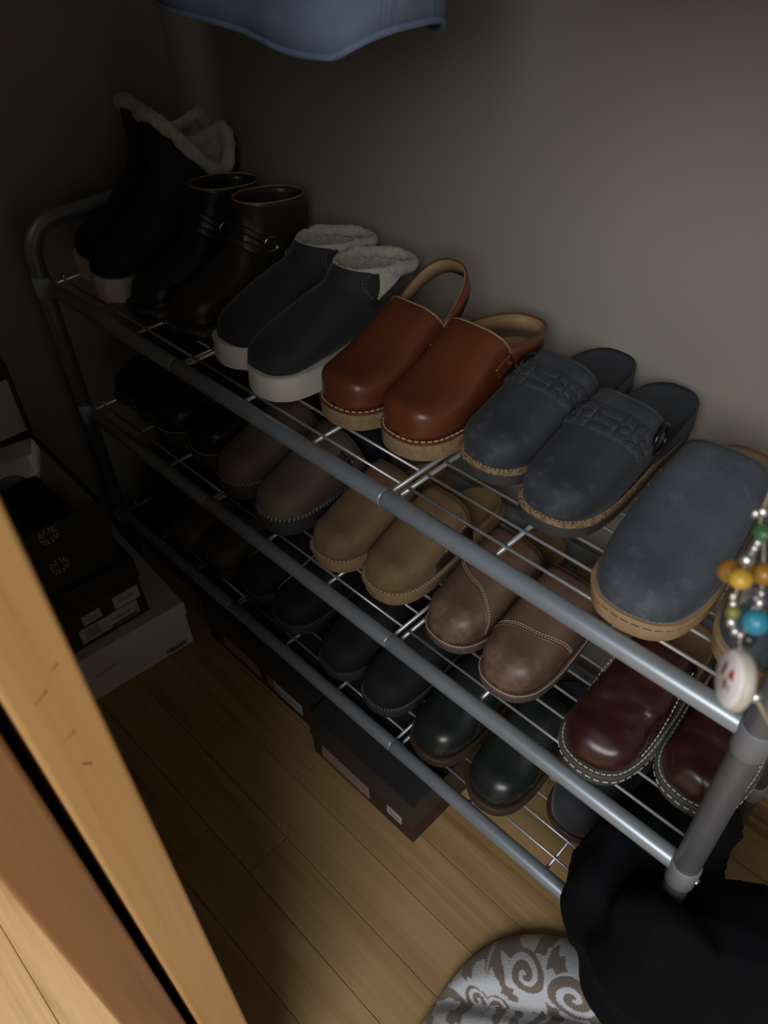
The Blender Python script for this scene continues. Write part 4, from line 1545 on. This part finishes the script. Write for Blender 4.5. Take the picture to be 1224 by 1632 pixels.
top = (1.2285, -0.165, 1.5625)
tube('cord', [loc(p) for p in (top, (1.2285, -0.166, 1.3), (1.2271, -0.166, 1.05), (1.2276, -0.1676, 0.9942), (1.2322, -0.1758, 0.984), (1.2326, -0.1845, 0.9801), (1.2351, -0.1927, 0.9763),
                               (1.2369, -0.1963, 0.9645), (1.24, -0.2008, 0.9586), (1.2455, -0.2007, 0.9542), (1.2484, -0.2046, 0.9489))], 0.0006, 'cord', ch, 6)
tube('cord', [loc(p) for p in ((1.2322, -0.1716, 0.9875), (1.2406, -0.1806, 0.9738), (1.2449, -0.1879, 0.9646), (1.2481, -0.1957, 0.9605), (1.2455, -0.2007, 0.9542))], 0.0006, 'cord', ch, 6)
bead((1.2276, -0.1676, 0.9942), 0.0032, 'silver')
bead((1.2262, -0.172, 0.9952), 0.0024, 'silver')
bead((1.2322, -0.1716, 0.9875), 0.0050, 'green', (1, 1, .75))
for p in ((1.2323, -0.1758, 0.9841), (1.2324, -0.1779, 0.9824), (1.2325, -0.180, 0.9806)):
    bead(p, 0.0021, 'silver')
bead((1.2326, -0.1845, 0.9801), 0.0034, 'silver')
bead((1.2351, -0.1927, 0.9763), 0.0052, 'yellow', (1, 1, .85))
bead((1.2285, -0.1864, 0.9715), 0.0056, 'amber')
bead((1.2361, -0.1794, 0.9708), 0.0050, 'amber')
bead((1.2354, -0.1947, 0.9669), 0.0018, 'silver')
bead((1.2369, -0.1963, 0.9645), 0.0022, 'silver')
bead((1.2387, -0.1982, 0.9616), 0.0034, 'olive')
bead((1.2400, -0.2008, 0.9586), 0.0026, 'silver')
bead((1.2430, -0.2016, 0.9555), 0.0022, 'silver')
bead((1.2455, -0.2007, 0.9542), 0.0018, 'silver')
bead((1.2406, -0.1806, 0.9738), 0.0052, 'amber')
bead((1.2436, -0.1854, 0.9676), 0.0018, 'silver')
bead((1.2449, -0.1879, 0.9646), 0.0026, 'silver')
bead((1.2470, -0.1925, 0.9628), 0.0036, 'silver', (1, 1, .7))
bead((1.2481, -0.1957, 0.9605), 0.0060, 'turq', (1, 1, 1.0))
bead((1.2545, -0.1895, 0.9605), 0.0050, 'teal')
bead((1.2425, -0.1930, 0.9590), 0.0040, 'teal')
bead((1.248, -0.1954, 0.9489), 0.0042, 'darkbead')
bead((1.2484, -0.2046, 0.9489), 0.0022, 'silver', (1, 1, 1.6))
bead((1.2625, -0.2092, 0.934), 0.0030, 'silver')
tube('cord', [loc(p) for p in ((1.2484, -0.2046, 0.9489), (1.258, -0.207, 0.941), (1.2625, -0.2092, 0.934), (1.2736, -0.2085, 0.9206))], 0.0009, 'cord', ch, 6)
tri = [loc(p) for p in ((1.2345, -0.1850, 0.9690), (1.2415, -0.1800, 0.9630), (1.2375, -0.1870, 0.9560))]
nn = (tri[1] - tri[0]).cross(tri[2] - tri[0]).normalized() * 0.0005
mesh_obj('metal_disc', [p + nn for p in tri] + [p - nn for p in tri], [(0, 1, 2), (5, 4, 3), (0, 3, 4, 1), (1, 4, 5, 2), (2, 5, 3, 0)], 'silver', ch, smooth=False)
# pendant: thick disc seen half from its edge
view = (Vector((1.2516, -0.217, 0.9442)) - CAM).normalized()
vside = view.cross(UP).normalized()
pn = (-view * math.cos(R(65)) - vside * math.sin(R(65)) + UP * 0.10).normalized()
pu = (UP - pn * UP.dot(pn)).normalized()
pv = pn.cross(pu)


def disc(name, z0, z1, r, m, bev=0.0006):
    n = 40
    V, F = [], []
    for zz, rr in ((z0, r - bev), (z0 + bev, r), (z1 - bev, r), (z1, r - bev)):
        for k in range(n):
            a = 2 * PI * k / n
            V.append(pn * zz + (pu * math.cos(a) + pv * math.sin(a)) * rr)
    for i in range(3):
        for k in range(n):
            l_ = (k + 1) % n
            F.append((i * n + k, i * n + l_, (i + 1) * n + l_, (i + 1) * n + k))
    F.append(tuple(range(n))[::-1])
    F.append(tuple(3 * n + k for k in range(n)))
    return mesh_obj(name, V, F, m, ch)


pd = disc('pendant', -0.0055, 0.0, 0.0136, 'ivory', 0.0012)
pf = disc('enamel_face', -0.0003, 0.0006, 0.0124, 'enamel', 0.0003)


def blotch(pts, m):
    V = [pn * 0.0009 + (pu * b_ + pv * a) * 0.0125 for a, b_ in pts]
    V += [v_ - pn * 0.0006 for v_ in V]
    n = len(pts)
    F = [tuple(range(n)), tuple(range(n, 2 * n))[::-1]] + [(k, (k + 1) % n, n + (k + 1) % n, n + k) for k in range(n)]
    me_ = mesh_obj('enamel_mark', V, F, m, ch, smooth=False)
    return me_


for mirror in (-1,):
    blotch([(mirror * x, y) for x, y in ((-.02, .10), (.18, .34), (.30, .40), (.34, .18), (.36, -.04), (.22, .02), (.08, .02))], 'red')
    blotch([(mirror * x, y) for x, y in ((-.42, .42), (-.30, .58), (-.20, .46), (-.26, .28), (-.36, .14), (-.50, -.02), (-.56, .12), (-.46, .24))], 'darkred')
    blotch([(mirror * x, y) for x, y in ((-.28, -.12), (-.12, -.02), (-.06, -.20), (-.16, -.42), (-.26, -.36))], 'darkred')
    blotch([(mirror * x, y) for x, y in ((.02, -.28), (.14, -.20), (.22, -.34), (.16, -.50), (.10, -.40))], 'ink_grey')
